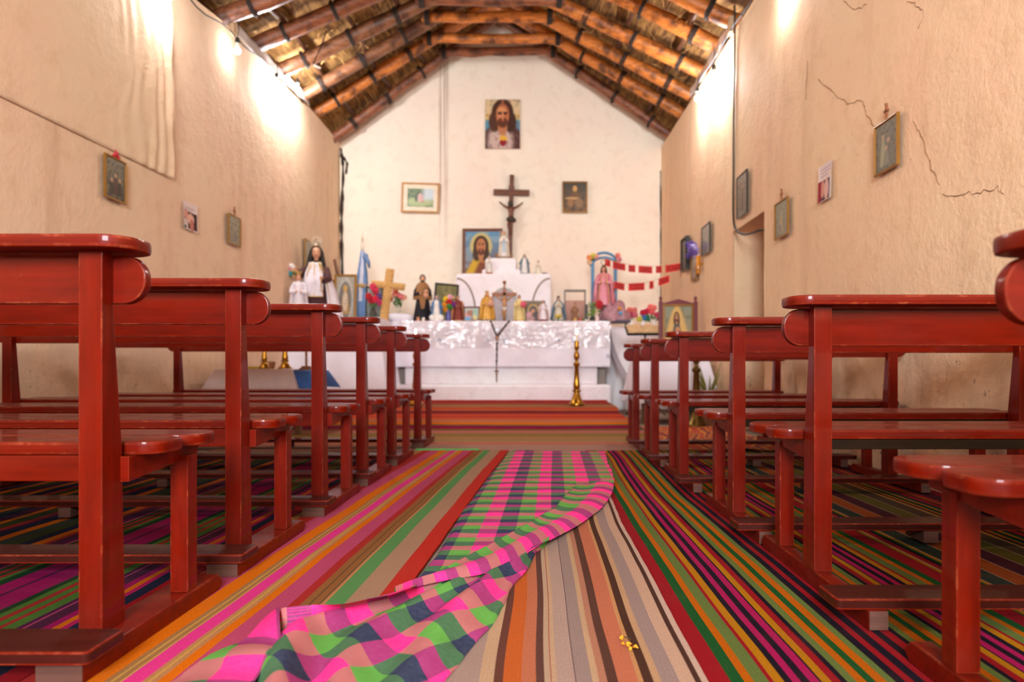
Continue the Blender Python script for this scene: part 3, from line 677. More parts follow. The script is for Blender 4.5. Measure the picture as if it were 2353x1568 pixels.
# turned-up end showing the back of the cloth
top = [(646, 1399), (661, 1396), (716, 1391), (783, 1389), (814, 1384), (852, 1376), (891, 1369), (925, 1358), (955, 1347)]
bot = [(650, 1452), (662, 1449), (718, 1438), (783, 1411), (814, 1400), (852, 1390), (891, 1378), (925, 1364), (958, 1352)]
def hem_fn(u, v):
    a = cr_(bot, v); c = cr_(top, v); zb = 0.045; zt = 0.085
    p = lerp(floor_at(a[0], a[1], zb), floor_at(c[0], c[1], zt), u); p.z = lerp(zb, zt, u)+0.006*math.sin(pi*u); return p
b.grid(hem_fn, 8, 60, None, lambda u, v: (0.1375+0.01*u, pw(v, [(0, 0.035), (0.12, 0.055), (0.25, 0.11), (0.375, 0.165), (0.6, 0.22), (0.75, 0.275), (1, 0.345)])+1.65))
fl = [((637, 1398), (642, 1399)), ((600, 1432), (643, 1440)), ((566, 1462), (645, 1468)), ((530, 1484), (640, 1488)), ((470, 1516), (618, 1503)), ((420, 1544), (603, 1530)), ((385, 1572), (586, 1566)), ((340, 1610), (560, 1620)), ((300, 1660), (540, 1690))]
def flap(u, v):
    r = cr_([a+c for a, c in fl], v); z0, z1 = 0.019, 0.055+0.02*(1-v)
    p = lerp(floor_at(r[0], r[1], z0), floor_at(r[2], r[3], z1), u); p.z = lerp(z0, z1, u**1.4)+0.010*math.sin(pi*u)+0.004*math.sin(v*17); return p
b.grid(flap, 26, 60, None, lambda u, v: (0.168-0.115*(1-u)*min(1, v*1.6)+1.65, pw(v, [(0, 0.15), (0.24, 0.112), (0.37, 0.055), (0.52, 0.0), (0.75, -0.055), (1, -0.16)])+1.65))
tag(b.build('checked_blanket', m_plaid, smooth_=3.2), 'pink green and navy checked woven blanket bunched along the aisle', 'blanket')
def crumbs():                                            # yellow petals dropped on the cream rug
    t = thing('fallen_flower', 'dry yellow flower dropped on the cream striped rug', 'flower', floor_at(1440, 1487, 0.022))
    b = MB()
    for (ox, oy, a, l) in ((0, 0, 0.4, 1.0), (0.004, -0.004, 2.1, 0.8), (-0.006, 0.03, 1.3, 0.9), (-0.010, 0.036, 0.2, 0.6), (0.012, -0.006, -0.6, 0.9), (0.006, -0.016, -1.9, 0.7), (-0.004, 0.006, 3.0, 0.5)):
        b.tube([(ox, oy, 0.002), (ox+0.006*l*math.cos(a), oy+0.009*l*math.sin(a), 0.006), (ox+0.012*l*math.cos(a), oy+0.016*l*math.sin(a), 0.003)], [0.0015, 0.0035, 0.001], 5)
    b.build('petals', M('yellow_petal', (222, 150, 20), 0.8), t)
    b = MB(); b.tube([(0, 0, 0.002), (0.012, 0.03, 0.004), (-0.006, 0.055, 0.002)], 0.0012, 5); b.build('stem', M('dry_stem', (70, 48, 26), 0.8), t)
crumbs()
# ------------------------------------------------------------------ pictures and frames
m_print = MV('printed_picture', 0.35, 0.3); m_paper = MV('printed_paper', 0.8)
def paint(w, h, nx, ny, bg, shapes, grain=0.06, y=0.0):
    b = MB()
    def col(u, v):
        c = list(lin(bg[0])[i]*(1-v)+lin(bg[1])[i]*v for i in range(3))
        for s in shapes:
            if s[0] == 'e':
                _, cx, cy, rx, ry, k, so = s; d = math.hypot((u-cx)/rx, (v-cy)/ry); a = smooth((1+so-d)/max(so, 1e-3)) if d > 1 else 1.0
            elif s[0] == 'r':
                _, x0, y0, x1, y1, k, so = s; d = max(x0-u, u-x1, y0-v, v-y1); a = 1.0 if d <= 0 else max(0.0, 1-d/max(so, 1e-4))
            elif s[0] == 't':                            # triangle with apex (cx, top) spreading to width rx at bottom y
                _, cx, yt, yb, rx, k, so = s; f = (yt-v)/(yt-yb); hw = rx*max(0.0, f)**0.7; a = 1.0 if 0 <= f <= 1 and abs(u-cx) < hw else max(0.0, 1-(abs(u-cx)-hw)/so) if 0 <= f <= 1 else 0.0
            elif s[0] == 'n':                            # blotches
                _, sc, th, k, amt = s; a = amt*smooth((mnoise.noise((u*sc, v*sc*h/w, sc))-th)/0.25)
            elif s[0] == 'h':                            # heart
                _, cx, cy, r, k = s; x = (u-cx)/r; q = (v-cy)/r*h/w; a = 1.0 if (x*x+q*q-1)**3-x*x*q**3 < 0 else 0.0
            kk = lin(k); c = [c[i]*(1-a)+kk[i]*a for i in range(3)]
        g = 1+grain*mnoise.noise((u*40, v*40, 0)); return (c[0]*g, c[1]*g, c[2]*g, 1)
    b.grid(lambda u, v: ((u-0.5)*w, y, v*h), nx, ny, col); return b
def frame_mesh(w, h, fw, dp):
    b = MB(); o = [(-w/2, 0), (w/2, 0), (w/2, h), (-w/2, h)]; i = [(-w/2+fw, fw), (w/2-fw, fw), (w/2-fw, h-fw), (-w/2+fw, h-fw)]; v = []
    for y, ring_ in ((0, o), (-dp, o), (-dp*0.55, i), (0, i)): v += [(x, y, z) for x, z in ring_]
    m = [(x*0.5+q*0.5, -dp*1.15, z*0.5+r*0.5) for (x, z), (q, r) in zip(o, i)]; v += m
    f = []
    for k in range(4):
        n = (k+1) % 4; f += [(k, n, 4+n, 4+k), (4+k, 4+n, 16+n, 16+k), (16+k, 16+n, 8+n, 8+k), (8+k, 8+n, 12+n, 12+k)]
    b.add(v, f); return b
def framed(name, label, w, h, fw, mat, bg, shapes, loc, rz=0.0, dp=0.015, roll=0.0, lean=0.0, mount=None, nx=46, ny=60, cat='picture', group=None, hang=None):
    t = thing(name, label, cat, loc, 0, group); t.rotation_euler = (lean, roll, rz)
    frame_mesh(w, h, fw, dp).build('frame', mat, t, smooth_=0.4)
    b = MB(); b.box(-w/2+fw*0.3, w/2-fw*0.3, -dp*0.5+0.001, 0.0, fw*0.3, h-fw*0.3); b.build('backing', M('card_backing', (120, 92, 62), 0.9), t)
    g = fw
    if mount:
        b = MB(); b.box(-w/2+fw, w/2-fw, -dp*0.55, -dp*0.5, fw, h-fw); b.build('mount', M('picture_mount', (240, 226, 200), 0.5, coat=0.5), t); g = fw+mount
    o = paint(w-2*g, h-2*g, nx, ny, bg, shapes).build('picture', m_print, t); o.location = (0, -dp*0.6, g)
    if hang == 'ribbon':
        b = MB(); b.tube([(-0.03, -0.01, h), (0, -0.012, h+0.035), (0.03, -0.01, h)], 0.012, 6); b.tube([(0, -0.01, h+0.03), (0.0, -0.008, h+0.06)], 0.004, 5); b.build('hanger', M('red_ribbon', (196, 34, 56), 0.6), t)
    elif hang:
        b = MB(); b.box(-0.006, 0.006, -0.012, 0, h, h+0.075); b.box(-0.022, 0.022, -0.012, 0, h+0.042, h+0.054); b.ball((0, -0.008, h+0.082), 0.009, 8, 6); b.build('hanger', M('wooden_hook', (150, 92, 56), 0.7), t)
    return t
m_gold = M('gilt_frame', (150, 106, 40), 0.4, 0.35); m_black = M('black_frame', (30, 30, 28), 0.4, coat=0.3); m_brn = M('brown_frame', (104, 58, 34), 0.45, coat=0.3); m_ltw = M('light_wood_frame', (190, 140, 84), 0.5)
def dim(seed, figs):                                      # muted old print with a few standing figures
    s = [('n', 3+seed, 0.0, (120, 112, 82), 0.6), ('n', 7+seed, 0.05, (58, 54, 44), 0.7)]
    for (x, h, c) in figs: s += [('t', x, h, 0.08, 0.13, c, 0.05), ('e', x, h, 0.055, 0.05, (170, 140, 110), 0.4)]
    return s
rl, rrz = pi/2, -pi/2                                     # pictures on the left and right wall
framed('framed_picture', 'gold framed dark print with red ribbon, left wall below the plaster sheet', 0.25, 0.30, 0.016, m_gold, ((60, 50, 40), (120, 116, 96)), dim(1, [(0.5, 0.6, (78, 46, 44)), (0.3, 0.45, (52, 48, 36)), (0.72, 0.5, (48, 40, 34))]), (XL+0.03, 4.87, 1.757), rl, hang='ribbon')
framed('framed_picture', 'gold framed pale print with wooden hook, left wall right of the poster', 0.28, 0.29, 0.016, m_gold, ((130, 112, 70), (150, 146, 118)), dim(3, [(0.55, 0.55, (104, 96, 82))]), (XL+0.03, 6.79, 1.787), rl, hang='hook')
framed('framed_picture', 'narrow gilt framed picture on the left wall behind the veiled statue', 0.28, 0.42, 0.022, m_gold, ((90, 76, 58), (140, 130, 100)), dim(2, [(0.5, 0.6, (80, 60, 44))]), (XL+0.03, 9.0, 1.83), rl)
framed('framed_picture', 'large gold framed grey print, right wall nearest the camera', 0.25, 0.273, 0.014, m_gold, ((92, 88, 74), (104, 100, 86)), dim(5, [(0.35, 0.72, (150, 146, 110)), (0.6, 0.6, (88, 84, 74)), (0.5, 0.45, (120, 116, 96))]), (XR-0.025, 3.713, 1.635), rrz, hang='hook')
framed('framed_picture', 'gold framed faded print right of the doorway, right wall', 0.285, 0.28, 0.016, m_gold, ((120, 120, 92), (130, 128, 100)), dim(6, [(0.5, 0.65, (160, 140, 84)), (0.4, 0.4, (104, 100, 84))]), (XR-0.025, 5.30, 1.585), rrz, hang='hook')
framed('framed_picture', 'black framed grey print hanging right above the doorway', 0.32, 0.385, 0.018, m_black, ((110, 96, 84), (160, 140, 124)), dim(4, [(0.55, 0.7, (84, 62, 56))]), (XR-0.03, 6.30, 1.965), rrz)
framed('framed_picture', 'thin black framed grey print left of the doorway beside purple flowers', 0.37, 0.32, 0.014, m_black, ((126, 120, 110), (150, 144, 130)), dim(8, [(0.5, 0.5, (100, 96, 92))]), (XR-0.03, 7.64, 1.845), rrz)
framed('framed_picture', 'thick black framed picture on the right wall nearest the altar', 0.30, 0.41, 0.03, m_black, ((120, 110, 100), (176, 160, 140)), dim(9, []), (XR-0.03, 8.62, 1.80), rrz, dp=0.05)
framed('framed_picture', 'small gold framed picture under the purple flowers', 0.26, 0.28, 0.018, m_gold, ((126, 130, 112), (150, 150, 128)), dim(7, [(0.5, 0.6, (90, 96, 100))]), (XR-0.03, 8.22, 1.625), rrz)
def poster(name, label, w, h, shapes, loc, rz, bg=((226, 206, 196), (230, 210, 204)), curl=0.012):
    t = thing(name, label, 'poster', loc, rz)
    b = paint(w, h, 40, 44, bg, shapes, 0.04); b.v = [(x, -0.002-curl*(2*x/w)**4*0.5-curl*0.4*(1-z/h)**3, z) for x, y, z in b.v]
    b.build('sheet', m_paper, t, smooth_=3.2); return t
poster('poster_picture', 'unframed paper poster with dark photo on the left wall', 0.24, 0.235, [('r', 0.06, 0.05, 0.96, 0.66, (58, 26, 32), 0.01), ('e', 0.2, 0.55, 0.13, 0.16, (214, 150, 130), 0.3), ('e', 0.55, 0.42, 0.2, 0.16, (226, 176, 156), 0.4), ('e', 0.62, 0.2, 0.12, 0.2, (190, 120, 104), 0.3), ('r', 0.0, 0.0, 0.34, 0.36, (212, 190, 182), 0.02), ('e', 0.14, 0.08, 0.08, 0.05, (70, 84, 72), 0.5)] + [('r', 0.14, 0.80-k*0.055, 0.82-0.1*k, 0.812-k*0.055, (160, 136, 150), 0.01) for k in range(3)], (XL+0.02, 5.95, 1.765), rl)
poster('poster_picture', 'unframed paper poster with red photo on the right wall', 0.215, 0.24, [('r', 0.0, 0.02, 0.8, 0.56, (92, 52, 62), 0.01), ('e', 0.28, 0.34, 0.12, 0.2, (216, 152, 130), 0.3), ('e', 0.55, 0.3, 0.14, 0.24, (222, 180, 166), 0.3), ('r', 0.0, 0.02, 0.15, 0.55, (150, 34, 50), 0.05), ('r', 0.78, 0, 1, 0.58, (226, 216, 226), 0.01), ('r', 0.92, 0, 1, 0.7, (236, 212, 120), 0.01)] + [('r', 0.12, 0.86-k*0.085, 0.84-0.2*(k == 2), 0.875-k*0.085, (170, 150, 168), 0.008) for k in range(3)], (XR-0.02, 4.513, 1.675), rrz)
def bearded(cx, cy, s, hair=(70, 38, 24), skin=(206, 142, 96)):
    return [('e', cx, cy-0.04*s, 0.25*s, 0.27*s, hair, 0.15), ('e', cx-0.14*s, cy-0.22*s, 0.13*s, 0.2*s, hair, 0.25), ('e', cx+0.14*s, cy-0.22*s, 0.13*s, 0.2*s, hair, 0.25), ('e', cx, cy-0.26*s, 0.09*s, 0.14*s, skin, 0.3),
            ('e', cx, cy-0.04*s, 0.145*s, 0.19*s, skin, 0.2), ('e', cx, cy-0.19*s, 0.11*s, 0.08*s, (96, 52, 30), 0.3), ('e', cx, cy-0.155*s, 0.045*s, 0.016*s, (176, 92, 76), 0.3), ('e', cx-0.062*s, cy+0.0*s, 0.032*s, 0.014*s, (50, 34, 30), 0.4), ('e', cx+0.062*s, cy+0.0*s, 0.032*s, 0.014*s, (50, 34, 30), 0.4), ('e', cx-0.062*s, cy+0.034*s, 0.045*s, 0.01*s, hair, 0.4), ('e', cx+0.062*s, cy+0.034*s, 0.045*s, 0.01*s, hair, 0.4), ('e', cx, cy-0.06*s, 0.022*s, 0.06*s, (190, 120, 78), 0.4)]
t = thing('portrait_poster', 'unframed colour portrait of long-haired bearded man with heart, high on altar wall', 'poster', (-0.509, YB-0.035, 3.93))
sh = [('e', 0.5, 0.82, 0.62, 0.3, (222, 196, 150), 0.5), ('n', 6, 0.0, (180, 166, 140), 0.6), ('e', 0.05, 0.58, 0.16, 0.09, (226, 190, 110), 0.6), ('e', 0.96, 0.6, 0.15, 0.08, (222, 190, 120), 0.6), ('e', 0.02, 0.44, 0.2, 0.12, (92, 146, 168), 0.5), ('e', 0.98, 0.44, 0.2, 0.12, (92, 146, 168), 0.5),
      ('e', 0.5, 0.06, 0.62, 0.42, (84, 52, 48), 0.15), ('e', 0.44, 0.14, 0.26, 0.27, (206, 180, 170), 0.7), ('n', 9, 0.1, (120, 84, 74), 0.5),
      ('e', 0.5, 0.74, 0.29, 0.25, (74, 42, 28), 0.15), ('e', 0.28, 0.55, 0.15, 0.18, (84, 50, 34), 0.4), ('e', 0.72, 0.54, 0.15, 0.18, (70, 40, 28), 0.4), ('e', 0.5, 0.45, 0.11, 0.16, (192, 124, 84), 0.4), ('e', 0.5, 0.68, 0.165, 0.20, (188, 112, 70), 0.25), ('e', 0.47, 0.76, 0.09, 0.06, (218, 150, 100), 0.8), ('e', 0.43, 0.65, 0.05, 0.05, (216, 140, 98), 0.8), ('e', 0.5, 0.53, 0.12, 0.085, (96, 52, 32), 0.5), ('e', 0.5, 0.565, 0.055, 0.014, (150, 70, 58), 0.5),
      ('e', 0.425, 0.705, 0.045, 0.014, (56, 34, 28), 0.6), ('e', 0.575, 0.705, 0.045, 0.014, (56, 34, 28), 0.6), ('e', 0.42, 0.735, 0.06, 0.010, (70, 40, 26), 0.6), ('e', 0.58, 0.735, 0.06, 0.010, (70, 40, 26), 0.6), ('e', 0.505, 0.65, 0.022, 0.055, (214, 138, 92), 0.7), ('e', 0.5, 0.935, 0.03, 0.05, (150, 90, 60), 0.7),
      ('e', 0.52, 0.20, 0.085, 0.055, (232, 180, 70), 0.7), ('h', 0.51, 0.10, 0.085, (150, 34, 44))]
paint(0.53, 0.75, 110, 150, ((120, 80, 64), (120, 160, 170)), sh, 0.05).build('print', m_paper, t)
b = MB(); b.box(-0.265, 0.265, 0.002, 0.012, 0, 0.75); b.build('board', M('poster_board', (200, 176, 140), 0.8), t)
framed('framed_picture', 'light wood framed landscape print with wide cream mount on altar wall', 0.575, 0.456, 0.03, m_ltw, ((140, 160, 120), (104, 130, 96)), [('n', 6, 0.0, (70, 96, 64), 0.8), ('e', 0.5, 0.28, 0.4, 0.2, (176, 192, 140), 0.5), ('e', 0.48, 0.5, 0.07, 0.22, (220, 180, 176), 0.3), ('e', 0.34, 0.5, 0.05, 0.2, (84, 104, 92), 0.3), ('e', 0.6, 0.45, 0.05, 0.2, (200, 140, 130), 0.3), ('r', 0.7, 0.5, 1, 1, (206, 220, 226), 0.2)], (-1.762, YB-0.035, 2.955), mount=0.06, roll=0.03)
framed('framed_picture', 'small gilt framed sepia print of seated figures right of the wall crucifix', 0.38, 0.476, 0.022, m_gold, ((120, 88, 52), (60, 66, 60)), [('n', 6, 0.0, (70, 56, 40), 0.8), ('t', 0.5, 0.75, 0.3, 0.3, (112, 82, 50), 0.1), ('e', 0.5, 0.8, 0.09, 0.09, (206, 160, 92), 0.3), ('e', 0.38, 0.46, 0.26, 0.035, (196, 156, 104), 0.4), ('e', 0.3, 0.3, 0.12, 0.12, (150, 110, 66), 0.4), ('e', 0.68, 0.3, 0.16, 0.14, (140, 108, 74), 0.3)], (0.588, YB-0.035, 2.955))
# lime sheet stuck on the left wall, its free edge rippled
b = MB()
def sheet(u, v):
    y = lerp(3.2, 5.60+0.05*(1-v)+0.012*math.sin(v*19), u); z = lerp(2.09+0.02*(y-3.9), 3.70, v)
    k = smooth((u-0.62)/0.3); e = 0.016*k*(0.5+0.5*math.sin(y*46+2.5*mnoise.noise((y*3, z*1.5, 0))*3))*smooth((2.9-abs(z-2.6))/2)+0.02*smooth((u-0.955)/0.045)
    return (XL+0.017+e+0.003*mnoise.noise((y*2, z*2, 4)), y, z)
b.grid(sheet, 150, 60)
tag(b.build('plastered_sheet', mat_plaster('sheet_plaster', (231, 206, 172)), smooth_=3.2, solid=0.004), 'pale rippled sheet fixed flat over the upper left wall', 'wall sheet')
# ------------------------------------------------------------------ altar
TOP = 1.205
m_cloth = M('white_linen', (238, 232, 242), 0.75, var=0.05, vscale=5)
m_brass = M('aged_brass', (176, 128, 46), 0.28, 1.0, var=0.25, vscale=20)
m_glass = M('clear_glass', (240, 245, 245), 0.05, var=0, trans=1.0)
m_skin = M('painted_skin', (222, 164, 130), 0.5, var=0.05); m_hair = M('black_hair', (26, 18, 16), 0.5, var=0.3, vscale=60)
def rbox(b, x0, x1, y0, y1, z0, z1): return b.box(x0, x1, y0, y1, z0, z1)
t = thing('altar', 'white plastered altar block with stepped plinth under the cloth', 'altar', (-0.45, 9.0, 0.10))
b = MB(); b.box(-1.26, 1.25, 0.06, 0.75, 0.28, TOP-0.105); b.build('body', m_white, t, smooth_=0.5, bev=0.03, seg=3)
b = MB(); b.box(-1.36, 1.40, -0.26, 0.77, 0.0, 0.285); b.build('plinth', m_white, t, smooth_=0.5, bev=0.045, seg=3)
b = MB(); b.box(-1.36, 1.41, 0.04, 0.72, TOP-0.155, TOP-0.108); b.build('table_slab', m_white, t, bev=0.01)
for x in (-1.31, 1.31):
    b = MB(); b.box(x-0.045, x+0.045, 0.14, 0.26, 0.28, TOP-0.15); b.build('support_post', M('grey_timber', (150, 140, 132), 0.8), t, bev=0.006)
# altar cloth: top, front drop with lace hem, flared right side
t = thing('altar_cloth', 'white altar cloth with blue sprigs and lace hem hanging over the altar front', 'cloth', (0, 0, 0))
def wv(x, z): return 0.012*math.sin(x*7+z*3)+0.008*mnoise.noise((x*5, z*3, 2))
AX0, AX1 = -1.86, 0.95
def cl_front(u, v):
    x = lerp(AX0, AX1, u); dz = v*0.575; k = smooth(v)
    y = 9.0-0.03*math.sin(min(1, v*5)*pi/2)-0.02*k+wv(x*1.4, dz)*k*1.6
    return (x-0.02*(1-2*u)*0, y, TOP-dz)
b = MB(); b.grid(lambda u, v: (lerp(AX0, AX1, u), lerp(9.0, 9.74, v), TOP+0.002*math.sin(u*60)*math.sin(v*9)), 60, 16); b.grid(cl_front, 110, 36)
def cl_side(u, v):                                        # right side: hangs from the end and flares out at the front corner
    y = lerp(8.97, 9.74, u); dz = v*(0.60+0.32*(1-abs(u-0.25)/0.75)); fl_ = 0.30*v*v*(1-0.35*u)
    return (AX1+fl_+0.015*math.sin(u*14), y-0.12*v*(1-u), TOP-dz)
b.grid(cl_side, 24, 24); b.grid(lambda u, v: (AX0-0.04*v-0.012*math.sin(u*12), lerp(8.97, 9.74, u), TOP-v*0.75), 16, 16)
b.build('linen', m_cloth, t, smooth_=3.2)
b = MB()
for k in range(72):
    x = lerp(AX0, AX1, (k+0.5)/72); b.ball((x, 8.948+wv(x*1.4, 0.575)*1.6, TOP-0.578), 0.022, 8, 5, 1, 0.12, 0.9)
b.build('lace_hem', m_cloth, t, smooth_=3.2)
b = MB()
for px, py in ((1010, 782), (1283, 782), (1318, 783), (1120, 784), (1160, 784), (1397, 818)):
    p = at(px, py, 8.93 if px < 1390 else 8.86)
    for a in range(5): b.ball(p+Vector((0.017*math.cos(a*1.26), 0, 0.017*math.sin(a*1.26))), 0.008, 6, 4, 1, 0.3, 1)
b.build('embroidered_sprig', M('pale_blue_thread', (150, 170, 206), 0.7), t)
# clear plastic cover over the upper part of the cloth
m_pl, nt_, b_ = new_mat('clear_plastic_film')
for n in list(nt_.nodes):
    if n.type == 'BSDF_PRINCIPLED': nt_.nodes.remove(n)
out = [n for n in nt_.nodes if n.type == 'OUTPUT_MATERIAL'][0]
tr = nt_.nodes.new('ShaderNodeBsdfTransparent'); gl = nt_.nodes.new('ShaderNodeBsdfGlossy'); gl.inputs['Roughness'].default_value = 0.06
mx = nt_.nodes.new('ShaderNodeMixShader'); mx.inputs[0].default_value = 0.15
bp = nt_.nodes.new('ShaderNodeBump'); bp.inputs['Strength'].default_value = 0.9; bp.inputs['Distance'].default_value = 0.04
nt_.links.new(noise(nt_, geo_pos(nt_), 11.0, 3, 0.5), bp.inputs['Height']); nt_.links.new(bp.outputs['Normal'], gl.inputs['Normal'])
nt_.links.new(tr.outputs[0], mx.inputs[1]); nt_.links.new(gl.outputs[0], mx.inputs[2]); nt_.links.new(mx.outputs[0], out.inputs['Surface'])
m_pane, nt_, b_ = new_mat('clear_pane')
for n in list(nt_.nodes):
    if n.type == 'BSDF_PRINCIPLED': nt_.nodes.remove(n)
out = [n for n in nt_.nodes if n.type == 'OUTPUT_MATERIAL'][0]
tr = nt_.nodes.new('ShaderNodeBsdfTransparent'); gl = nt_.nodes.new('ShaderNodeBsdfGlossy'); gl.inputs['Roughness'].default_value = 0.03; mx = nt_.nodes.new('ShaderNodeMixShader'); mx.inputs[0].default_value = 0.06
nt_.links.new(tr.outputs[0], mx.inputs[1]); nt_.links.new(gl.outputs[0], mx.inputs[2]); nt_.links.new(mx.outputs[0], out.inputs['Surface'])
b = MB()
def film(u, v):
    x = lerp(AX0+0.1, AX1+0.02, u); dz = v*0.36; n = mnoise.noise((x*5, dz*9, 6))
    return (x, 8.952-0.030*abs(n)-0.022*math.sin(v*pi/2)-wv(x*1.4, dz)*0.4, TOP+0.004-dz)
b.grid(film, 140, 40)
tag(b.build('plastic_cover', m_pl, smooth_=3.2), 'crumpled clear plastic sheet shining over the front of the altar cloth', 'plastic sheet')
# rosary
t = thing('rosary', 'long dark bead rosary hanging down the front of the altar cloth', 'rosary', (0, 0, 0))
b = MB(); L1, L2, MID = at(1127, 738, 8.90), at(1170, 738, 8.90), at(1142, 778, 8.86); END = at(1141, 842, 8.88)
def beads(p, q, n):
    for k in range(n):
        c = lerp(p, q, (k+0.5)/n); b.ball(c, 0.011 if k % 4 else 0.015, 8, 6)
for p in (L1, L2): b.tube([p+Vector((0, 0.16, 0.012)), p+Vector((0, 0.02, 0.010)), p], 0.004, 5); beads(p, MID+Vector((0, 0, 0.03)), 15)
beads(MID-Vector((0, 0, 0.05)), END, 16); b.tube([MID, END], 0.003, 5); b.tube([L1, MID], 0.003, 5); b.tube([L2, MID], 0.003, 5)
b.build('bead_string', M('dark_beads', (66, 48, 40), 0.4), t, smooth_=3.2)
b = MB(); b.prism([(-0.022, 0.03), (0.022, 0.03), (0.022, -0.01), (0, -0.036), (-0.022, -0.01)], 'y', -0.008, 0.004, Matrix.Translation(MID)); b.build('medal', M('bronze_medal', (108, 72, 50), 0.4, 0.6), t, bev=0.003)
E = Matrix.Translation(END-Vector((0, 0, 0.10))); b = MB(); b.box(-0.008, 0.008, -0.008, 0.004, -0.10, 0.09, M4=E); b.box(-0.030, 0.030, -0.008, 0.004, 0.030, 0.046, M4=E); b.ball(END-Vector((0, 0.012, 0.10)), 0.010, 8, 6, 1, 0.6, 4)
b.build('pendant_cross', M('pendant_wood', (122, 78, 50), 0.5), t)
# stepped retable behind
t = thing('retable', 'white plastered stepped block standing behind the altar against the wall', 'altar', (-0.46, 9.8, 0))
x0, x1 = X(1047, 9.8)+0.46, X(1267, 9.8)+0.46
b = MB(); b.box(x0, x1, 0, 0.75, 0, 1.935); b.build('body', m_white, t, smooth_=0.5, bev=0.05, seg=4)
b = MB(); b.prism(rrect(X(1115, 9.9)+0.46, X(1186, 9.9)+0.46, 1.90, 2.165, 0.04), 'y', 0.10, 0.54); b.build('upper_step', m_white, t, smooth_=0.5, bev=0.02)
b = MB(); b.box(X(1108, 9.9)+0.46, X(1196, 9.9)+0.46, 0.05, 0.55, 1.925, 2.00); b.build('lower_step', m_white, t, smooth_=0.5, bev=0.03)
for s in (-1, 1):
    b = MB(); cx = (x0 if s < 0 else x1); pts = [(cx-s*(0.02+0.26*math.sin(a)), -0.002, 1.86-0.50*(1-math.cos(a))) for a in [pi/2*k/12 for k in range(13)]]
    b.tube(pts, 0.012, 6); b.build('arch_groove', M('grey_groove', (150, 128, 112), 0.9), t, smooth_=3.2)
# white ledge right of the altar, draped table left of it
t = thing('side_pedestal', 'whitewashed masonry ledge right of the altar below the pink flowers', 'pedestal', (1.42, 10.1, 0))
b = MB(); b.box(-0.44, 0.44, -0.33, 0.45, 0, 1.185); b.build('ledge', m_white, t, smooth_=0.5, bev=0.05, seg=3)
b = MB(); b.box(-0.20, 0.44, -0.42, -0.3, 0, 0.5); b.build('foot', m_white, t, smooth_=0.5, bev=0.05, seg=3)
t = thing('side_table', 'wooden side table left of the altar carrying the veiled statue', 'table', (-2.40, 8.6, 0))
b = MB(); b.box(-0.52, 0.52, -0.34, 0.34, 1.15, 1.188); b.build('table_top', M('table_wood', (120, 84, 56), 0.6), t, bev=0.005)
for sx in (-0.46, 0.46):
    for sy in (-0.28, 0.28): b = MB(); b.box(sx-0.03, sx+0.03, sy-0.03, sy+0.03, 0, 1.15); b.build('leg', M('table_wood', (120, 84, 56), 0.6), t, bev=0.004)
def drape(name, label, x0, x1, y0, y1, z, drop, flare, mat, ripple=0.02, cat='tablecloth', nf=10):
    b = MB(); per = [(x0, y0), (x1, y0), (x1, y1), (x0, y1)]; L = [x1-x0, y1-y0, x1-x0, y1-y0]; tot = sum(L); n = 120; pts = []
    for k in range(n):
        d = tot*k/n; i = 0
        while d > L[i]: d -= L[i]; i += 1
        p, q = per[i], per[(i+1) % 4]; f = d/L[i]; pts.append((lerp(p[0], q[0], f), lerp(p[1], q[1], f), min(f, 1-f)*L[i]))
    cx, cy = (x0+x1)/2, (y0+y1)/2; rings = []; m = 14; vs = []
    for j in range(m+1):
        v = j/m
        for k, (x, y, e) in enumerate(pts):
            cn = max(0.0, 1-e/0.16); f = v*(flare+0.10*cn)+ripple*v*math.sin(2*pi*nf*k/n+2)
            dx, dy = x-cx, y-cy; l = math.hypot(dx, dy); vs.append((x+dx/l*f, y+dy/l*f, z-v*(drop+0.10*cn*drop)))
    fs = [(j*n+k, j*n+(k+1) % n, (j+1)*n+(k+1) % n, (j+1)*n+k) for j in range(m) for k in range(n)]+[tuple(range(n))[::-1]]
    b.add(vs, fs); return tag(b.build(name, mat, smooth_=1.2), label, cat)
drape('table_drape', 'long white cloth hanging over the side table left of the altar', -2.93, -1.86, 8.24, 8.96, 1.196, 0.93, 0.03, m_cloth, 0.025)
t = thing('low_table', 'low wooden table against the left wall under the grey cloth', 'table', (-2.40, 6.35, 0))
for nm, bx in [('table_top', (-0.36, 0.36, -0.28, 0.28, 0.53, 0.565))]+[('leg', (sx-0.025, sx+0.025, sy-0.025, sy+0.025, 0, 0.53)) for sx in (-0.31, 0.31) for sy in (-0.23, 0.23)]:
    b = MB(); b.box(*bx); b.build(nm, M('table_wood', (120, 84, 56), 0.6), t, bev=0.004)
drape('table_drape', 'bright blue cloth under the grey cloth on the low left table', -2.77, -1.98, 6.06, 6.64, 0.570, 0.15, 0.015, M('blue_cotton', (52, 92, 158), 0.9), 0.008)
drape('table_drape', 'pale grey cloth with pointed corners over the low left table', -2.79, -2.12, 6.04, 6.66, 0.580, 0.20, 0.03, M('grey_cotton', (190, 168, 164), 0.9, var=0.05), 0.010)
t = thing('side_table', 'wooden side table against the right wall under the white cloth', 'table', (1.46, 7.72, 0))
for nm, bx in [('table_top', (-0.36, 0.38, -0.36, 0.36, 0.62, 0.655))]+[('leg', (sx-0.025, sx+0.025, sy-0.025, sy+0.025, 0, 0.62)) for sx in (-0.31, 0.33) for sy in (-0.30, 0.30)]:
    b = MB(); b.box(*bx); b.build(nm, M('table_wood', (120, 84, 56), 0.6), t, bev=0.004)
drape('table_drape', 'white cloth flaring out over the right wall table', 1.09, 1.83, 7.34, 8.10, 0.665, 0.42, 0.05, m_cloth, 0.02, nf=7)
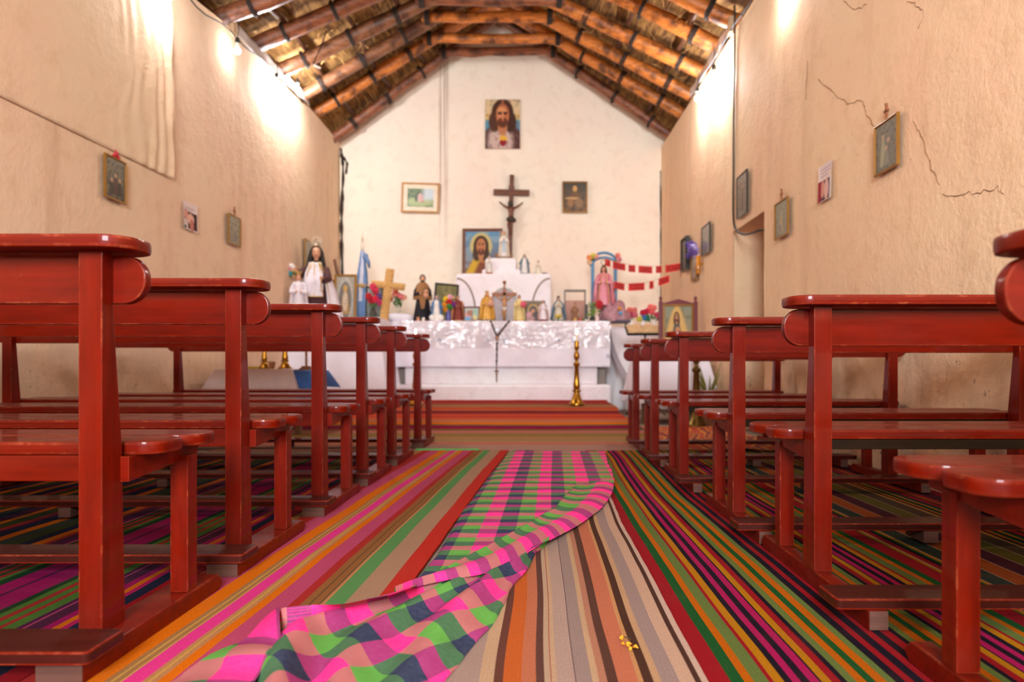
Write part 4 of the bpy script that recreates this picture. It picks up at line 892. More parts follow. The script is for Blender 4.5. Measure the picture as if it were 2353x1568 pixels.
# ------------------------------------------------------------------ candlesticks, bulbs, small ware
def candlestick(label, p, h, r, candle=True, mat=None, lit=True):
    t = thing('candlestick', label, 'candlestick', p); mat = mat or m_brass; b = MB()
    pr = [(0, r), (0.03, r*1.02), (0.05, r*0.86), (0.11, r*0.62), (0.17, r*0.44), (0.20, r*0.40), (0.215, r*0.58), (0.235, r*0.58), (0.25, r*0.34), (0.27, r*0.44), (0.30, r*0.48), (0.36, r*0.40), (0.60, r*0.27), (0.625, r*0.44), (0.65, r*0.44), (0.665, r*0.24), (0.70, r*0.20), (0.73, r*0.36), (0.78, r*0.40), (0.83, r*0.24), (0.86, r*0.2), (0.89, r*0.40), (0.93, r*0.30), (0.96, r*0.34), (1.0, r*0.30)]
    b.lathe([(z*h, q) for z, q in pr], 24); b.build('stem', mat, t, smooth_=0.9)
    if candle:
        b = MB(); b.lathe([(h*0.97, 0.015), (h+0.075, 0.014), (h+0.080, 0.008)], 12); b.build('candle', M('wax', (240, 226, 200), 0.5), t, smooth_=0.9)
        if lit:
            b = MB(); b.lathe([(h+0.082, 0.003), (h+0.096, 0.009), (h+0.115, 0.007), (h+0.140, 0.001)], 10); b.build('flame', M('candle_flame', (255, 214, 150), 0.5, var=0, emit=14), t, smooth_=3.2)
    return t
candlestick('tall brass candlestick with lit candle on the rug right of the rosary', (X(1325, 8.0), 8.0, step_z(0, 8.0)+0.012), 0.735, 0.085)
candlestick('brass candlestick with lit candle on the rug behind the last left pew', (X(955, 8.0), 8.0, step_z(0, 8.0)+0.012), 0.735, 0.085)
candlestick('tall dark brass candlestick on the floor before the right wall table', (X(1600, 6.92), 6.92, 0.0), 0.90, 0.10, False, M('dark_brass', (112, 88, 44), 0.35, 0.9))
candlestick('brass candlestick at the left on the low grey-clothed table', (-2.42, 6.20, 0.582), 0.30, 0.055, False)
candlestick('brass candlestick in the middle of the low grey-clothed table', (X(655, 6.2), 6.20, 0.582), 0.32, 0.062, False)
t = thing('standing_cross', 'small wooden standing cross on the blue cloth of the low left table', 'cross', (-2.06, 6.24, 0.573)); m_cw = M('cross_wood', (132, 78, 42), 0.5)
b = MB(); b.box(-0.05, 0.05, -0.04, 0.04, 0, 0.02); b.box(-0.036, 0.036, -0.03, 0.03, 0.02, 0.036); b.build('base', m_cw, t, bev=0.003)
b = MB(); b.box(-0.009, 0.009, -0.007, 0.007, 0.036, 0.30); b.box(-0.06, 0.06, -0.007, 0.007, 0.21, 0.228); b.build('cross', m_cw, t, bev=0.002)
b = MB(); b.ball((0, -0.012, 0.17), 0.010, 8, 6, 1, 0.7, 4); b.tube([(-0.05, -0.012, 0.22), (0, -0.012, 0.20), (0.05, -0.012, 0.22)], 0.004, 5); b.build('figure', m_brass, t, smooth_=3.2)
b = MB(); b.lathe([(0, 0.03), (0.006, 0.05), (0.02, 0.056), (0.016, 0.05), (0.008, 0.03)], 18, (-2.50, 6.14, 0.583)); tag(b.build('dish', M('yellow_dish', (214, 190, 40), 0.5), smooth_=0.8), 'small yellow dish at the left of the low grey-clothed table', 'dish')
b = MB(); b.lathe([(0, 0.022), (0.05, 0.03), (0.064, 0.031), (0.064, 0.026), (0.01, 0.02)], 16, (X(627, 6.2), 6.18, 0.583)); tag(b.build('cup', M('brown_cup', (146, 96, 58), 0.5), smooth_=0.8), 'small brown cup between the brass candlesticks on the low table', 'cup')
# bare bulbs and cables along the eaves
m_cable = M('black_cable', (36, 32, 30), 0.6)
BULBS = []
def bulb(label, p, power, glow=40.0, cord=0.2, vis=True):
    t = thing('light_bulb', label, 'light bulb', p)
    b = MB(); b.ball((0, 0, -0.045), 0.031, 16, 10, 1, 1, 1.05); b.build('glass', M('bulb_glow_%d' % int(glow), (255, 244, 226), 0.4, var=0, emit=glow), t, smooth_=3.2)
    b = MB(); b.lathe([(-0.02, 0.017), (0.0, 0.020), (0.03, 0.019)], 14); b.build('cap', M('white_cap', (230, 222, 206), 0.5), t, smooth_=0.8)
    b = MB(); b.lathe([(0.028, 0.022), (0.05, 0.024), (0.075, 0.018), (0.085, 0.008)], 14); b.tube([(0, 0, 0.08), (0.01, 0.01, 0.08+cord*0.5), (0, 0.02, 0.08+cord)], 0.004, 6); b.build('socket', m_cable, t, smooth_=0.8)
    ld = bpy.data.lights.new('bulb_light', 'POINT'); ld.energy = power; ld.shadow_soft_size = 0.035; ld.color = (0.97, 0.98, 1.0)
    lo = bpy.data.objects.new('bulb_light', ld); COL.objects.link(lo); lo.location = Vector(p)+Vector((0, 0, -0.045)); BULBS.append(lo)
    return t
# ------------------------------------------------------------------ figures
def robe_prof(h, w): return [(0, w*1.0), (0.03*h, w*1.02), (0.25*h, w*0.86), (0.45*h, w*0.70), (0.56*h, w*0.62), (0.68*h, w*0.66), (0.74*h, w*0.62), (0.78*h, w*0.40), (0.81*h, w*0.19), (0.84*h, w*0.16)]
def statue(name, label, p, h, w, robe, mantle=None, veil=True, hair=None, base=None, arms='pray', crown=None, skin=None, inner=None, beard=None, rz=None, cat='statuette', group=None, wide=1.0):
    t = thing(name, label, cat, p, math.atan2(-p[0], p[1]) if rz is None else rz, group); z0 = 0.0; skin = skin or m_skin
    if base:
        bh, mt = base; b = MB(); b.lathe([(0, w*1.05), (bh*0.8, w*1.05), (bh, w*0.98)], 18, sy=0.8); b.build('base', mt, t, smooth_=0.7); z0 = bh; h -= bh
    T = Matrix.Translation((0, 0, z0))
    b = MB(); b.lathe(robe_prof(h, w), 28, (0, 0, z0), 0.72, 0.10, 9, top=0.7); b.build('robe', robe, t, smooth_=3.2)
    hr = 0.066*h; hz = z0+0.895*h
    b = MB(); b.ball((0, -0.004*h, hz), hr, 16, 12, 0.86, 0.95, 1.22); b.ball((0, -0.066*h, hz-0.006*h), hr*0.2, 8, 6, 0.7, 1, 1.5); b.build('head', skin, t, smooth_=3.2)
    b = MB()
    for s in (-1, 1): b.ball((s*hr*0.36, -0.058*h, hz+hr*0.18), hr*0.13, 6, 5, 1.2, 0.6, 0.7)
    b.ball((0, -0.056*h, hz-hr*0.55), hr*0.16, 6, 4, 1.6, 0.5, 0.4); b.build('face_paint', M('painted_features', (70, 40, 34), 0.6), t)
    if hair or beard:
        b = MB()
        if hair: b.ball((0, 0.012*h, hz+0.012*h), hr*1.10, 16, 10, 0.95, 0.98, 1.2)
        if beard: b.ball((0, -0.035*h, hz-hr*0.95), hr*0.62, 10, 8, 1, 0.7, 1.0)
        b.build('hair', hair or beard, t, smooth_=3.2)
    if mantle:
        b = MB(); a0, a1 = -pi/2+0.75, 1.5*pi-0.75
        pr = [(0.02*h, w*1.22*wide), (0.3*h, w*1.10*wide), (0.55*h, w*0.98*wide), (0.72*h, w*0.84), (0.79*h, w*0.56)]
        if veil: pr += [(0.83*h, hr*1.28), (0.90*h, hr*1.26), (0.955*h, hr*0.98), (0.985*h, hr*0.45)]
        b.lathe(pr, 26, (0, 0, z0), 0.80, 0.06, 7, a0, a1); b.build('mantle', mantle, t, smooth_=3.2, solid=0.006*h)
    sh, el = 0.70*h, 0.54*h
    if arms:
        for s in (-1, 1):
            b = MB(); hd = MB(); S0 = Vector((s*w*0.56, -0.02*h, z0+sh)); E0 = Vector((s*w*0.86, -0.07*h, z0+el))
            H0 = {'pray': Vector((s*0.016*h, -0.17*h, z0+0.63*h)), 'open': Vector((s*w*1.25, -0.13*h, z0+0.47*h)), 'hold': Vector((s*0.05*h, -0.16*h, z0+0.56*h))}[arms]
            b.tube([S0, lerp(S0, E0, 0.5)+Vector((s*0.01*h, 0, 0)), E0, lerp(E0, H0, 0.85)], [0.045*h, 0.048*h, 0.045*h, 0.042*h], 9)
            hd.ball(H0, 0.024*h, 8, 6, 0.7, 0.9, 1.5); hd.tube([H0, H0+Vector((0, -0.01*h, 0.03*h))], [0.012*h, 0.006*h], 5)
            b.build('sleeve', mantle if (mantle and arms == 'open') else robe, t, smooth_=3.2); hd.build('hand', skin, t, smooth_=3.2)
    if inner:
        b = MB(); b.prism([(-w*0.20, 0.66*h), (w*0.20, 0.66*h), (w*0.26, 0.16*h), (-w*0.26, 0.16*h)], 'y', -w*0.80, -w*0.66, T); b.build('sash', inner, t, bev=0.004)
    if crown:
        b = MB(); zc = hz+hr*1.0; b.lathe([(0, hr*0.8), (0.05*h, hr*0.95), (0.05*h, hr*0.86), (0, hr*0.72)], 14, (0, 0, zc))
        for k in range(7): a = 2*pi*k/7; b.ball((hr*0.9*math.cos(a), hr*0.9*math.sin(a), zc+0.062*h), hr*0.16, 6, 5)
        b.build('crown', crown, t, smooth_=0.8)
    return t
P9 = lambda px, d=9.25, z=TOP+0.002: (X(px, d), d, z)
c = dict(white=M('white_glaze', (236, 230, 222), 0.4), blue=M('blue_glaze', (56, 122, 176), 0.4), paleblue=M('slate_blue_glaze', (92, 124, 146), 0.5), brown=M('brown_habit', (150, 104, 58), 0.7), black=M('black_cloth', (30, 28, 32), 0.85), pink=M('pink_satin', (226, 142, 158), 0.45, var=0.1), gold=M('gold_brocade', (226, 172, 74), 0.5, var=0.3, vscale=40), cream=M('cream_cloth', (226, 206, 140), 0.7), terr=M('terracotta_glaze', (206, 142, 96), 0.6), dred=M('dark_red_cloth', (130, 52, 40), 0.7), purple=M('purple_foil', (176, 128, 136), 0.5, var=0.35, vscale=60), wood=M('walnut', (112, 62, 32), 0.5), satin=M('white_satin', (230, 220, 226), 0.4, var=0.06), dbrown=M('dark_brown_cloth', (74, 36, 34), 0.8), goldtrim=M('gold_braid', (206, 170, 96), 0.35, 0.7), silver=M('silver_metal', (200, 190, 170), 0.25, 0.9), green=M('leaf_green', (62, 96, 44), 0.7, var=0.3, vscale=30), dkhair=m_hair)
# friar with a child on his arm
t = statue('friar_statuette', 'friar statuette in brown cape and black skirt at the left end of the altar', P9(971), 0.64, 0.115, c['black'], hair=M('grey_black_hair', (52, 46, 40), 0.7), beard=M('grey_black_hair', (52, 46, 40), 0.7), arms='hold', base=(0.03, c['wood']))
b = MB(); b.lathe([(0.30, 0.125), (0.36, 0.122), (0.45, 0.10), (0.50, 0.072), (0.535, 0.035)], 24, (0, 0, 0), 0.78, 0.05); b.prism([(-0.05, 0.34), (0.05, 0.34), (0.02, 0.17), (-0.02, 0.17)], 'y', -0.10, -0.085); b.build('cape', c['brown'], t, smooth_=1.0)
b = MB(); b.ball((0.045, -0.12, 0.40), 0.03, 10, 8); b.ball((0.045, -0.10, 0.35), 0.034, 10, 8, 1, 1, 1.2); b.build('child_head', m_skin, t, smooth_=3.2)
b = MB(); b.ball((0.045, -0.112, 0.415), 0.032, 10, 8, 1, 0.9, 0.8); b.build('child_hair', c['black'], t, smooth_=3.2)
for px, mt, lab, nm, r in ((961, c['terr'], 'small tan pot at the feet of the friar statuette', 'pot', 0.022), (973, c['white'], 'small white cup at the feet of the friar statuette', 'cup', 0.02), (952, c['black'], 'small dark jar left of the friar statuette', 'jar', 0.018)):
    b = MB(); b.lathe([(0, r*0.8), (r*2, r), (r*2.4, r*0.8), (r*2.4, r*0.6), (r*0.5, r*0.5)], 14, P9(px, 9.07)); tag(b.build(nm, mt, smooth_=0.9), lab, nm)
framed('framed_picture', 'black framed dark green print leaning on the altar behind the blue statuette', 0.33, 0.56, 0.026, m_black, ((70, 66, 34), (112, 108, 66)), [('n', 4, 0.0, (140, 130, 82), 0.6), ('t', 0.55, 0.8, 0.0, 0.3, (134, 122, 70), 0.1), ('e', 0.5, 0.5, 0.05, 0.16, (56, 50, 26), 0.5), ('e', 0.3, 0.3, 0.04, 0.1, (40, 40, 24), 0.5)], P9(1020, 9.5), 0.12, lean=-0.16, roll=0.08)
t = statue('robed_statuette', 'small statuette in blue cloak and white dress with open hands on the altar', P9(1003, 9.15), 0.35, 0.066, c['white'], c['blue'], arms='open', base=(0.022, c['white']))
b = MB()
for s in (-1, 1): b.ball((s*0.055, -0.03, 0.05), 0.042, 12, 9)
b.build('cloud_base', c['white'], t, smooth_=3.2)
def blossoms(t, pts, r, leaf=None, stem_to=None):
    for (x, y, z, col) in pts:
        b = MB(); k0 = random.uniform(0, 6)
        for k in range(6): a = k0+k*pi/3; b.ball((x+r*0.62*math.cos(a), y+r*0.3*math.sin(k*1.7), z+r*0.62*math.sin(a)), r*0.52, 8, 5, 1, 0.6, 1)
        b.ball((x, y-r*0.2, z), r*0.42, 8, 6); b.build('blossom', M('petal_%d_%d_%d' % col, col, 0.75), t, smooth_=3.2)
    if stem_to:
        b = MB()
        for (x, y, z, col) in pts: b.tube([(x, y+0.01, z), lerp(Vector((x, y, z)), Vector(stem_to), 0.6), stem_to], 0.004, 5)
        b.build('stems', c['green'], t, smooth_=3.2)
    if leaf:
        b = MB()
        for (x, y, z, s) in leaf:
            a = random.uniform(-0.9, 0.9); b.prism([(0, -s), (s*0.42, 0), (0, s), (-s*0.42, 0)], 'y', -0.003, 0.003, Matrix.Translation((x, y, z)) @ Matrix.Rotation(a, 4, 'Y') @ Matrix.Rotation(random.uniform(-0.5, 0.5), 4, 'X'))
        b.build('leaves', c['green'], t)
def vase(label, p, h, r, mat, nm='vase'):
    b = MB(); b.lathe([(0, r*0.7), (h*0.1, r*0.75), (h*0.4, r), (h*0.7, r*0.8), (h*0.88, r*0.6), (h, r*0.78), (h, r*0.68), (h*0.85, r*0.5), (h*0.2, r*0.6)], 18, p); return tag(b.build(nm, mat, smooth_=0.9), label, 'vase')
def bouquet(label, p, pts, r, leaf, foot=(0, 0, -0.06), cat='flowers'):
    t = thing('flower_bouquet', label, cat, p); blossoms(t, pts, r, leaf, foot); return t
p = P9(1030, 9.2); vase('violet glass vase on the altar under the bright cloth flowers', p, 0.15, 0.04, M('violet_vase', (92, 92, 160), 0.3))
bouquet('bright yellow red purple flowers in the violet vase on the altar', (p[0], p[1]-0.02, p[2]+0.20), [(-0.03, 0, 0.10, (232, 196, 40)), (0.02, 0.01, 0.125, (226, 170, 190)), (0.015, -0.02, 0.06, (200, 20, 30)), (-0.045, -0.01, 0.02, (230, 150, 24)), (0.065, 0, 0.03, (110, 40, 130)), (0.02, -0.02, 0.0, (50, 120, 50)), (-0.03, 0, -0.03, (232, 150, 30))], 0.036, [(0.02, -0.01, -0.03, 0.03), (0.05, 0, -0.02, 0.03)], (0, 0.02, -0.10))
t = statue('robed_statuette', 'statuette in terracotta cloak over dark red carrying a child, left of the small photo frame', P9(1052, 9.25), 0.36, 0.085, c['dred'], c['terr'], arms='hold', hair=M('brown_hair', (112, 72, 42), 0.7), veil=False, base=(0.02, c['cream']))
b = MB(); b.ball((-0.055, -0.07, 0.315), 0.02, 8, 6); b.build('child_head', m_skin, t, smooth_=3.2)
framed('photo_frame', 'small wooden framed bright print standing on the altar', 0.225, 0.205, 0.02, m_brn, ((150, 120, 90), (180, 190, 190)), [('e', 0.25, 0.4, 0.16, 0.2, (214, 150, 150), 0.4), ('e', 0.4, 0.6, 0.2, 0.2, (160, 110, 90), 0.4), ('e', 0.22, 0.12, 0.2, 0.16, (110, 160, 200), 0.3), ('e', 0.75, 0.5, 0.14, 0.4, (150, 196, 176), 0.4), ('e', 0.75, 0.25, 0.12, 0.16, (214, 206, 140), 0.4)], P9(1084, 9.2), lean=-0.12, cat='picture frame', nx=26, ny=26)
t = statue('robed_statuette', 'statuette in long golden brocade dress left of the crucifix shrine', P9(1119, 9.2), 0.40, 0.090, c['gold'], c['gold'], veil=True, arms='hold', crown=c['goldtrim'], base=(0.03, c['silver']))
b = MB(); b.ball((0.05, -0.08, 0.31), 0.022, 8, 6); b.lathe([(0.20, 0.045), (0.29, 0.022)], 12, (0.05, -0.07, 0)); b.build('child', m_skin, t, smooth_=3.2)
# crucifix inside a small arched shrine
t = thing('crucifix_shrine', 'wooden crucifix in front of a grey arched shrine back in the middle of the altar', 'crucifix', P9(1159, 9.3))
arch = [(-0.165, 0), (0.165, 0)]+[(0.165*math.cos(a), 0.30+0.165*math.sin(a)) for a in [pi*k/16 for k in range(17)]]
b = MB(); b.prism(arch, 'y', 0.03, 0.05); b.build('arch_back', M('grey_satin_back', (176, 160, 166), 0.4), t, bev=0.003)
b = MB(); b.tube([(-0.165, 0.03, 0.0)]+[(0.168*math.cos(a), 0.03, 0.30+0.168*math.sin(a)) for a in [pi-pi*k/16 for k in range(17)]]+[(0.165, 0.03, 0)], 0.009, 6); b.build('arch_trim', c['silver'], t, smooth_=3.2)
b = MB(); b.box(-0.022, 0.022, 0.0, 0.022, 0.02, 0.445); b.box(-0.165, 0.165, 0.0, 0.022, 0.355, 0.40); b.ball((0, 0.01, 0.535), 0.026, 12, 8); b.box(-0.012, 0.012, 0.002, 0.02, 0.44, 0.53); b.build('cross', M('honey_wood', (150, 86, 36), 0.45), t, bev=0.003)
b = MB(); b.lathe([(0, 0.10), (0.012, 0.10), (0.02, 0.05)], 20, (0, 0.01, 0), 0.6); b.build('base', m_brass, t, smooth_=0.6)
def corpus(b, s, z, y):                                   # hanging figure: arms up, legs together
    b.ball((0.0, y, z), 0.20*s, 12, 9, 0.9, 0.8, 1.2)
    b.tube([(0, y, z-0.22*s), (0, y, z-0.5*s), (0.03*s, y-0.03*s, z-0.9*s), (0, y, z-1.3*s)], [0.20*s, 0.30*s, 0.24*s, 0.26*s], 10)
    for q in (-1, 1):
        b.tube([(q*0.2*s, y, z-0.35*s), (q*0.65*s, y, z-0.12*s), (q*1.15*s, y+0.02, z+0.30*s)], [0.11*s, 0.09*s, 0.06*s], 8)
        b.tube([(q*0.12*s, y, z-1.3*s), (q*0.18*s-0.06*s, y-0.10*s, z-2.0*s), (0, y, z-2.9*s)], [0.15*s, 0.12*s, 0.07*s], 8)
b = MB(); corpus(b, 0.105, 0.335, -0.016); b.build('figure', M('tan_carving', (196, 146, 100), 0.5), t, smooth_=3.2)
b = MB(); b.ball((0, -0.02, 0.19), 0.034, 10, 8, 1, 0.7, 0.9); b.build('loincloth', c['white'], t, smooth_=3.2)
t = statue('robed_statuette', 'statuette with cream skirt and a pink cloth rose right of the crucifix shrine', P9(1193, 9.18), 0.36, 0.066, c['cream'], c['cream'], arms='hold', hair=m_hair, veil=False, base=(0.02, c['terr']))
blossoms(t, [(0.055, -0.07, 0.225, (214, 96, 116))], 0.04)
t = thing('icon_print', 'unframed dark icon print with golden halo standing on the altar', 'icon', P9(1226, 9.32)); t.rotation_euler = (-0.1, 0, 0)
paint(0.31, 0.295, 60, 58, ((74, 62, 44), (112, 96, 68)), [('e', 0.48, 0.56, 0.21, 0.26, (190, 150, 76), 0.2), ('e', 0.48, 0.54, 0.16, 0.21, (70, 54, 44), 0.2), ('e', 0.48, 0.48, 0.09, 0.13, (190, 130, 90), 0.3), ('e', 0.3, 0.36, 0.10, 0.12, (206, 140, 146), 0.3), ('e', 0.62, 0.28, 0.16, 0.2, (66, 46, 40), 0.3), ('e', 0.38, 0.16, 0.14, 0.12, (196, 140, 136), 0.4), ('e', 0.5, 0.06, 0.04, 0.05, (190, 20, 30), 0.4), ('n', 8, 0.2, (60, 70, 50), 0.4)]).build('print', m_print, t)
b = MB(); b.box(-0.156, 0.156, 0.001, 0.014, 0, 0.296); b.build('board', M('card_backing', (120, 92, 62), 0.9), t)
statue('robed_statuette', 'pale pink and white statuette standing in front of the dark icon panel', P9(1248, 9.2), 0.29, 0.062, c['satin'], M('flesh_cloth', (206, 164, 146), 0.6), arms='hold', hair=m_hair, veil=False, base=(0.03, c['dred']))
statue('robed_statuette', 'statuette in wide slate blue cloak with dark hair left of the glass case', P9(1283, 9.25), 0.34, 0.075, M('silver_dress', (206, 196, 176), 0.5), c['paleblue'], arms='pray', hair=m_hair, crown=c['black'], base=(0.025, c['green']), wide=1.2)
p = P9(1283, 9.10); bouquet('tiny yellow flowers at the foot of the slate blue cloaked statuette', (p[0], p[1], p[2]+0.04), [(-0.02, 0, 0.03, (206, 176, 40)), (0.02, 0, 0.035, (206, 176, 40))], 0.02, [(0, 0, 0.0, 0.03)], (0, 0, -0.035))
# glass case with a friar inside
t = thing('display_case', 'small glass display case with dark metal edges on the altar', 'display case', P9(1321, 9.3))
b = MB()
for x in (-0.135, 0.135):
    for y in (-0.08, 0.08): b.box(x-0.005, x+0.005, y-0.005, y+0.005, 0, 0.42)
for z in (0.0, 0.415):
    for y in (-0.08, 0.08): b.box(-0.135, 0.135, y-0.007, y+0.007, z, z+0.014)
    for x in (-0.135, 0.135): b.box(x-0.007, x+0.007, -0.08, 0.08, z, z+0.014)
b.build('metal_frame', M('dark_metal', (62, 58, 50), 0.4, 0.5), t)
b = MB(); b.box(-0.131, 0.131, -0.080, -0.078, 0.014, 0.414); b.box(0.131, 0.133, -0.076, 0.076, 0.014, 0.414); b.box(-0.133, -0.131, -0.076, 0.076, 0.014, 0.414); b.build('glass', m_pane, t)
b = MB(); b.box(-0.13, 0.13, 0.07, 0.078, 0.014, 0.30); b.build('back_cloth', M('pink_back_cloth', (196, 150, 140), 0.8), t)
statue('friar_statuette', 'tiny brown robed friar figure inside the glass display case', (X(1321, 9.3), 9.3, TOP+0.018), 0.25, 0.05, M('tan_habit', (138, 96, 70), 0.8), arms='hold', hair=M('grey_black_hair', (52, 46, 40), 0.7))
for px, col, nm, lab, r in ((1322, (200, 160, 90), 'votive_candle', 'yellow votive candle in front of the glass case', 0.022), (1334, (200, 70, 50), 'votive_candle', 'red votive candle in front of the glass case', 0.02), (1347, (226, 226, 216), 'bauble', 'small white ball at the right of the votive candles', 0.016), (1340, (70, 110, 60), 'bauble', 'small green ball between red votive candle and white ball', 0.02)):
    b = MB(); p = P9(px, 9.12)
    if nm == 'bauble': b.ball((p[0], p[1], p[2]+r), r, 12, 9)
    else: b.lathe([(0, r*0.9), (r*2, r), (r*2, r*0.7)], 14, p)
    tag(b.build(nm, M('ware_%d_%d_%d' % col, col, 0.4), smooth_=0.9), lab, nm.replace('_', ' '))
b = MB(); p = P9(1347, 9.3); b.box(p[0]-0.016, p[0]+0.016, p[1]-0.08, p[1]+0.08, p[2], p[2]+0.235); tag(b.build('prayer_book', M('black_leather', (26, 26, 22), 0.5), bev=0.004), 'thin black book standing upright right of the glass case', 'book')
p = P9(1362, 9.22); t = thing('potted_plant', 'small green leafy plant on the altar left of the purple foil rock', 'plant', p)
b = MB(); b.lathe([(0, 0.035), (0.06, 0.045), (0.06, 0.035)], 14); b.build('pot', M('dark_pot', (60, 60, 50), 0.6), t, smooth_=0.8)
b = MB()
for k in range(46):
    a = random.uniform(0, 2*pi); r = random.uniform(0.01, 0.085); z = random.uniform(0.07, 0.26); s = random.uniform(0.018, 0.034)
    b.prism([(0, -s), (s*0.45, 0), (0, s), (-s*0.45, 0)], 'y', -0.002, 0.002, Matrix.Translation((r*math.cos(a), r*0.7*math.sin(a), z)) @ Matrix.Rotation(random.uniform(0, 3), 4, 'Y') @ Matrix.Rotation(random.uniform(-1, 1), 4, 'X'))
b.build('foliage', M('light_leaf', (120, 146, 66), 0.7, var=0.4, vscale=40), t)
b = MB()
for k in range(6): b.tube([(0, 0, 0.05), (0.02*math.cos(k), 0.02*math.sin(k), 0.14), (0.06*math.cos(k), 0.05*math.sin(k), 0.24)], 0.003, 5)
b.build('stems', c['green'], t)
t = thing('hanging_rosette', 'deep red cloth rosette pinned on the front of the purple rock', 'rosette', (X(1377, 9.06), 9.06, Z(700, 9.06)))
b = MB()
for k in range(8): a = k*pi/4; b.ball((0.026*math.cos(a), 0, 0.034*math.sin(a)), 0.026, 8, 6, 1, 0.5, 1.1)
b.ball((0, -0.012, 0), 0.022, 8, 6); b.build('ruffle', M('red_velvet', (176, 26, 36), 0.8), t, smooth_=3.2)
b = MB(); p = P9(1372, 9.1); b.lathe([(0, 0.024), (0.06, 0.026), (0.08, 0.010), (0.11, 0.010)], 14, p); tag(b.build('bottle', M('pale_pink_bottle', (226, 196, 190), 0.4), smooth_=0.8), 'small pale pink bottle at the foot of the purple foil rock', 'bottle')
# purple paper rock, pink statue and blue arch
b = MB()
def rock(u, v):
    th = 2*pi*u; ph = pi*0.5*v; r = 0.20*(1+0.22*mnoise.noise((math.cos(th)*2, math.sin(th)*2, v*3)))
    return (X(1412, 9.42)+1.05*r*math.cos(th)*math.cos(ph)**0.7, 9.42+0.85*r*math.sin(th)*math.cos(ph)**0.7, TOP+0.02+1.25*r*math.sin(ph)+0.02*mnoise.noise((u*30, v*20, 1)))
b.grid(rock, 48, 18)
t = thing('paper_rock', 'crumpled purple paper rock under the pink statue at the right altar end', 'paper rock', (0, 0, 0)); b.build('crumpled_paper', c['purple'], t, smooth_=0.35)
b = MB(); b.box(X(1378, 9.42), X(1446, 9.42), 9.25, 9.6, TOP+0.003, TOP+0.035); b.build('dark_tray', M('slate_tray', (84, 78, 92), 0.7), t, bev=0.004)
for px, py, col, lab in ((1424, 709, (226, 150, 20), 'small orange bauble on the purple paper rock'), (1426, 720, (90, 156, 210), 'small light blue bauble on the purple paper rock')):
    b = MB(); q = at(px, py, 9.245); b.ball(q, 0.024, 12, 9); tag(b.build('bauble', M('ball_%d' % col[0], col, 0.4), smooth_=3.2), lab, 'bauble')
ps = (X(1387, 9.42), 9.40, TOP+0.235)
t = statue('robed_statue', 'statue in wide pink satin cloak with dark hair and crown under the blue arch', ps, 0.55, 0.125, c['pink'], c['pink'], arms='hold', hair=m_hair, veil=False, cat='statue', wide=1.05)
b = MB()
for s in (-1, 1): b.tube([(s*0.018, -0.075, 0.43), (s*0.055, -0.095, 0.26), (s*0.075, -0.125, 0.03)], 0.008, 6)
b.build('gold_braid', M('braid_orange', (206, 150, 90), 0.5), t, smooth_=3.2)
b = MB(); b.lathe([(0.36, 0.05), (0.42, 0.048), (0.50, 0.042)], 16, (0, 0.012, 0), 0.9, 0, 9, -pi/2+0.9, 1.5*pi-0.9); b.build('long_hair', m_hair, t, smooth_=3.2, solid=0.006)
b = MB()
for k in range(16): a = 2*pi*k/16; b.ball((0.034*math.cos(a), 0, 0.583+0.036*math.sin(a)), 0.008, 6, 4)
b.build('halo_crown', c['silver'], t, smooth_=3.2)
t = thing('blue_arch', 'light blue wooden arch frame with corner flowers around the pink statue', 'arch', (X(1388, 9.5), 9.5, TOP+0.0)); mb_ = M('blue_paint', (84, 136, 176), 0.6, var=0.15)
zt = Z(603, 9.5)-TOP
for s in (-1, 1):
    b = MB(); b.box(s*0.155-0.022, s*0.155+0.022, -0.02, 0.02, 0.05, zt); b.build('post', mb_, t, bev=0.004)
for k, (rad, zz) in enumerate(((0.10, zt-0.035), (0.115, zt+0.015))):
    b = MB(); b.tube([(-0.16*math.cos(a), 0, zz+rad*math.sin(a)) for a in [pi*k2/14 for k2 in range(15)]], 0.019, 8); b.build('arch_rail', mb_, t, smooth_=3.2)
blossoms(t, [(-0.20, -0.03, zt+0.06, (226, 140, 76)), (-0.15, -0.035, zt+0.085, (206, 190, 84)), (-0.11, -0.03, zt+0.075, (224, 150, 150)), (-0.20, -0.03, zt-0.0, (216, 176, 140)), (0.185, -0.03, zt+0.085, (226, 130, 110)), (0.20, -0.03, zt+0.035, (214, 130, 140))], 0.038, [(-0.16, -0.03, zt+0.03, 0.04), (-0.19, -0.03, zt-0.04, 0.03), (0.15, -0.03, zt+0.01, 0.045), (0.18, -0.03, zt-0.01, 0.04), (0.14, -0.03, zt-0.02, 0.04)])
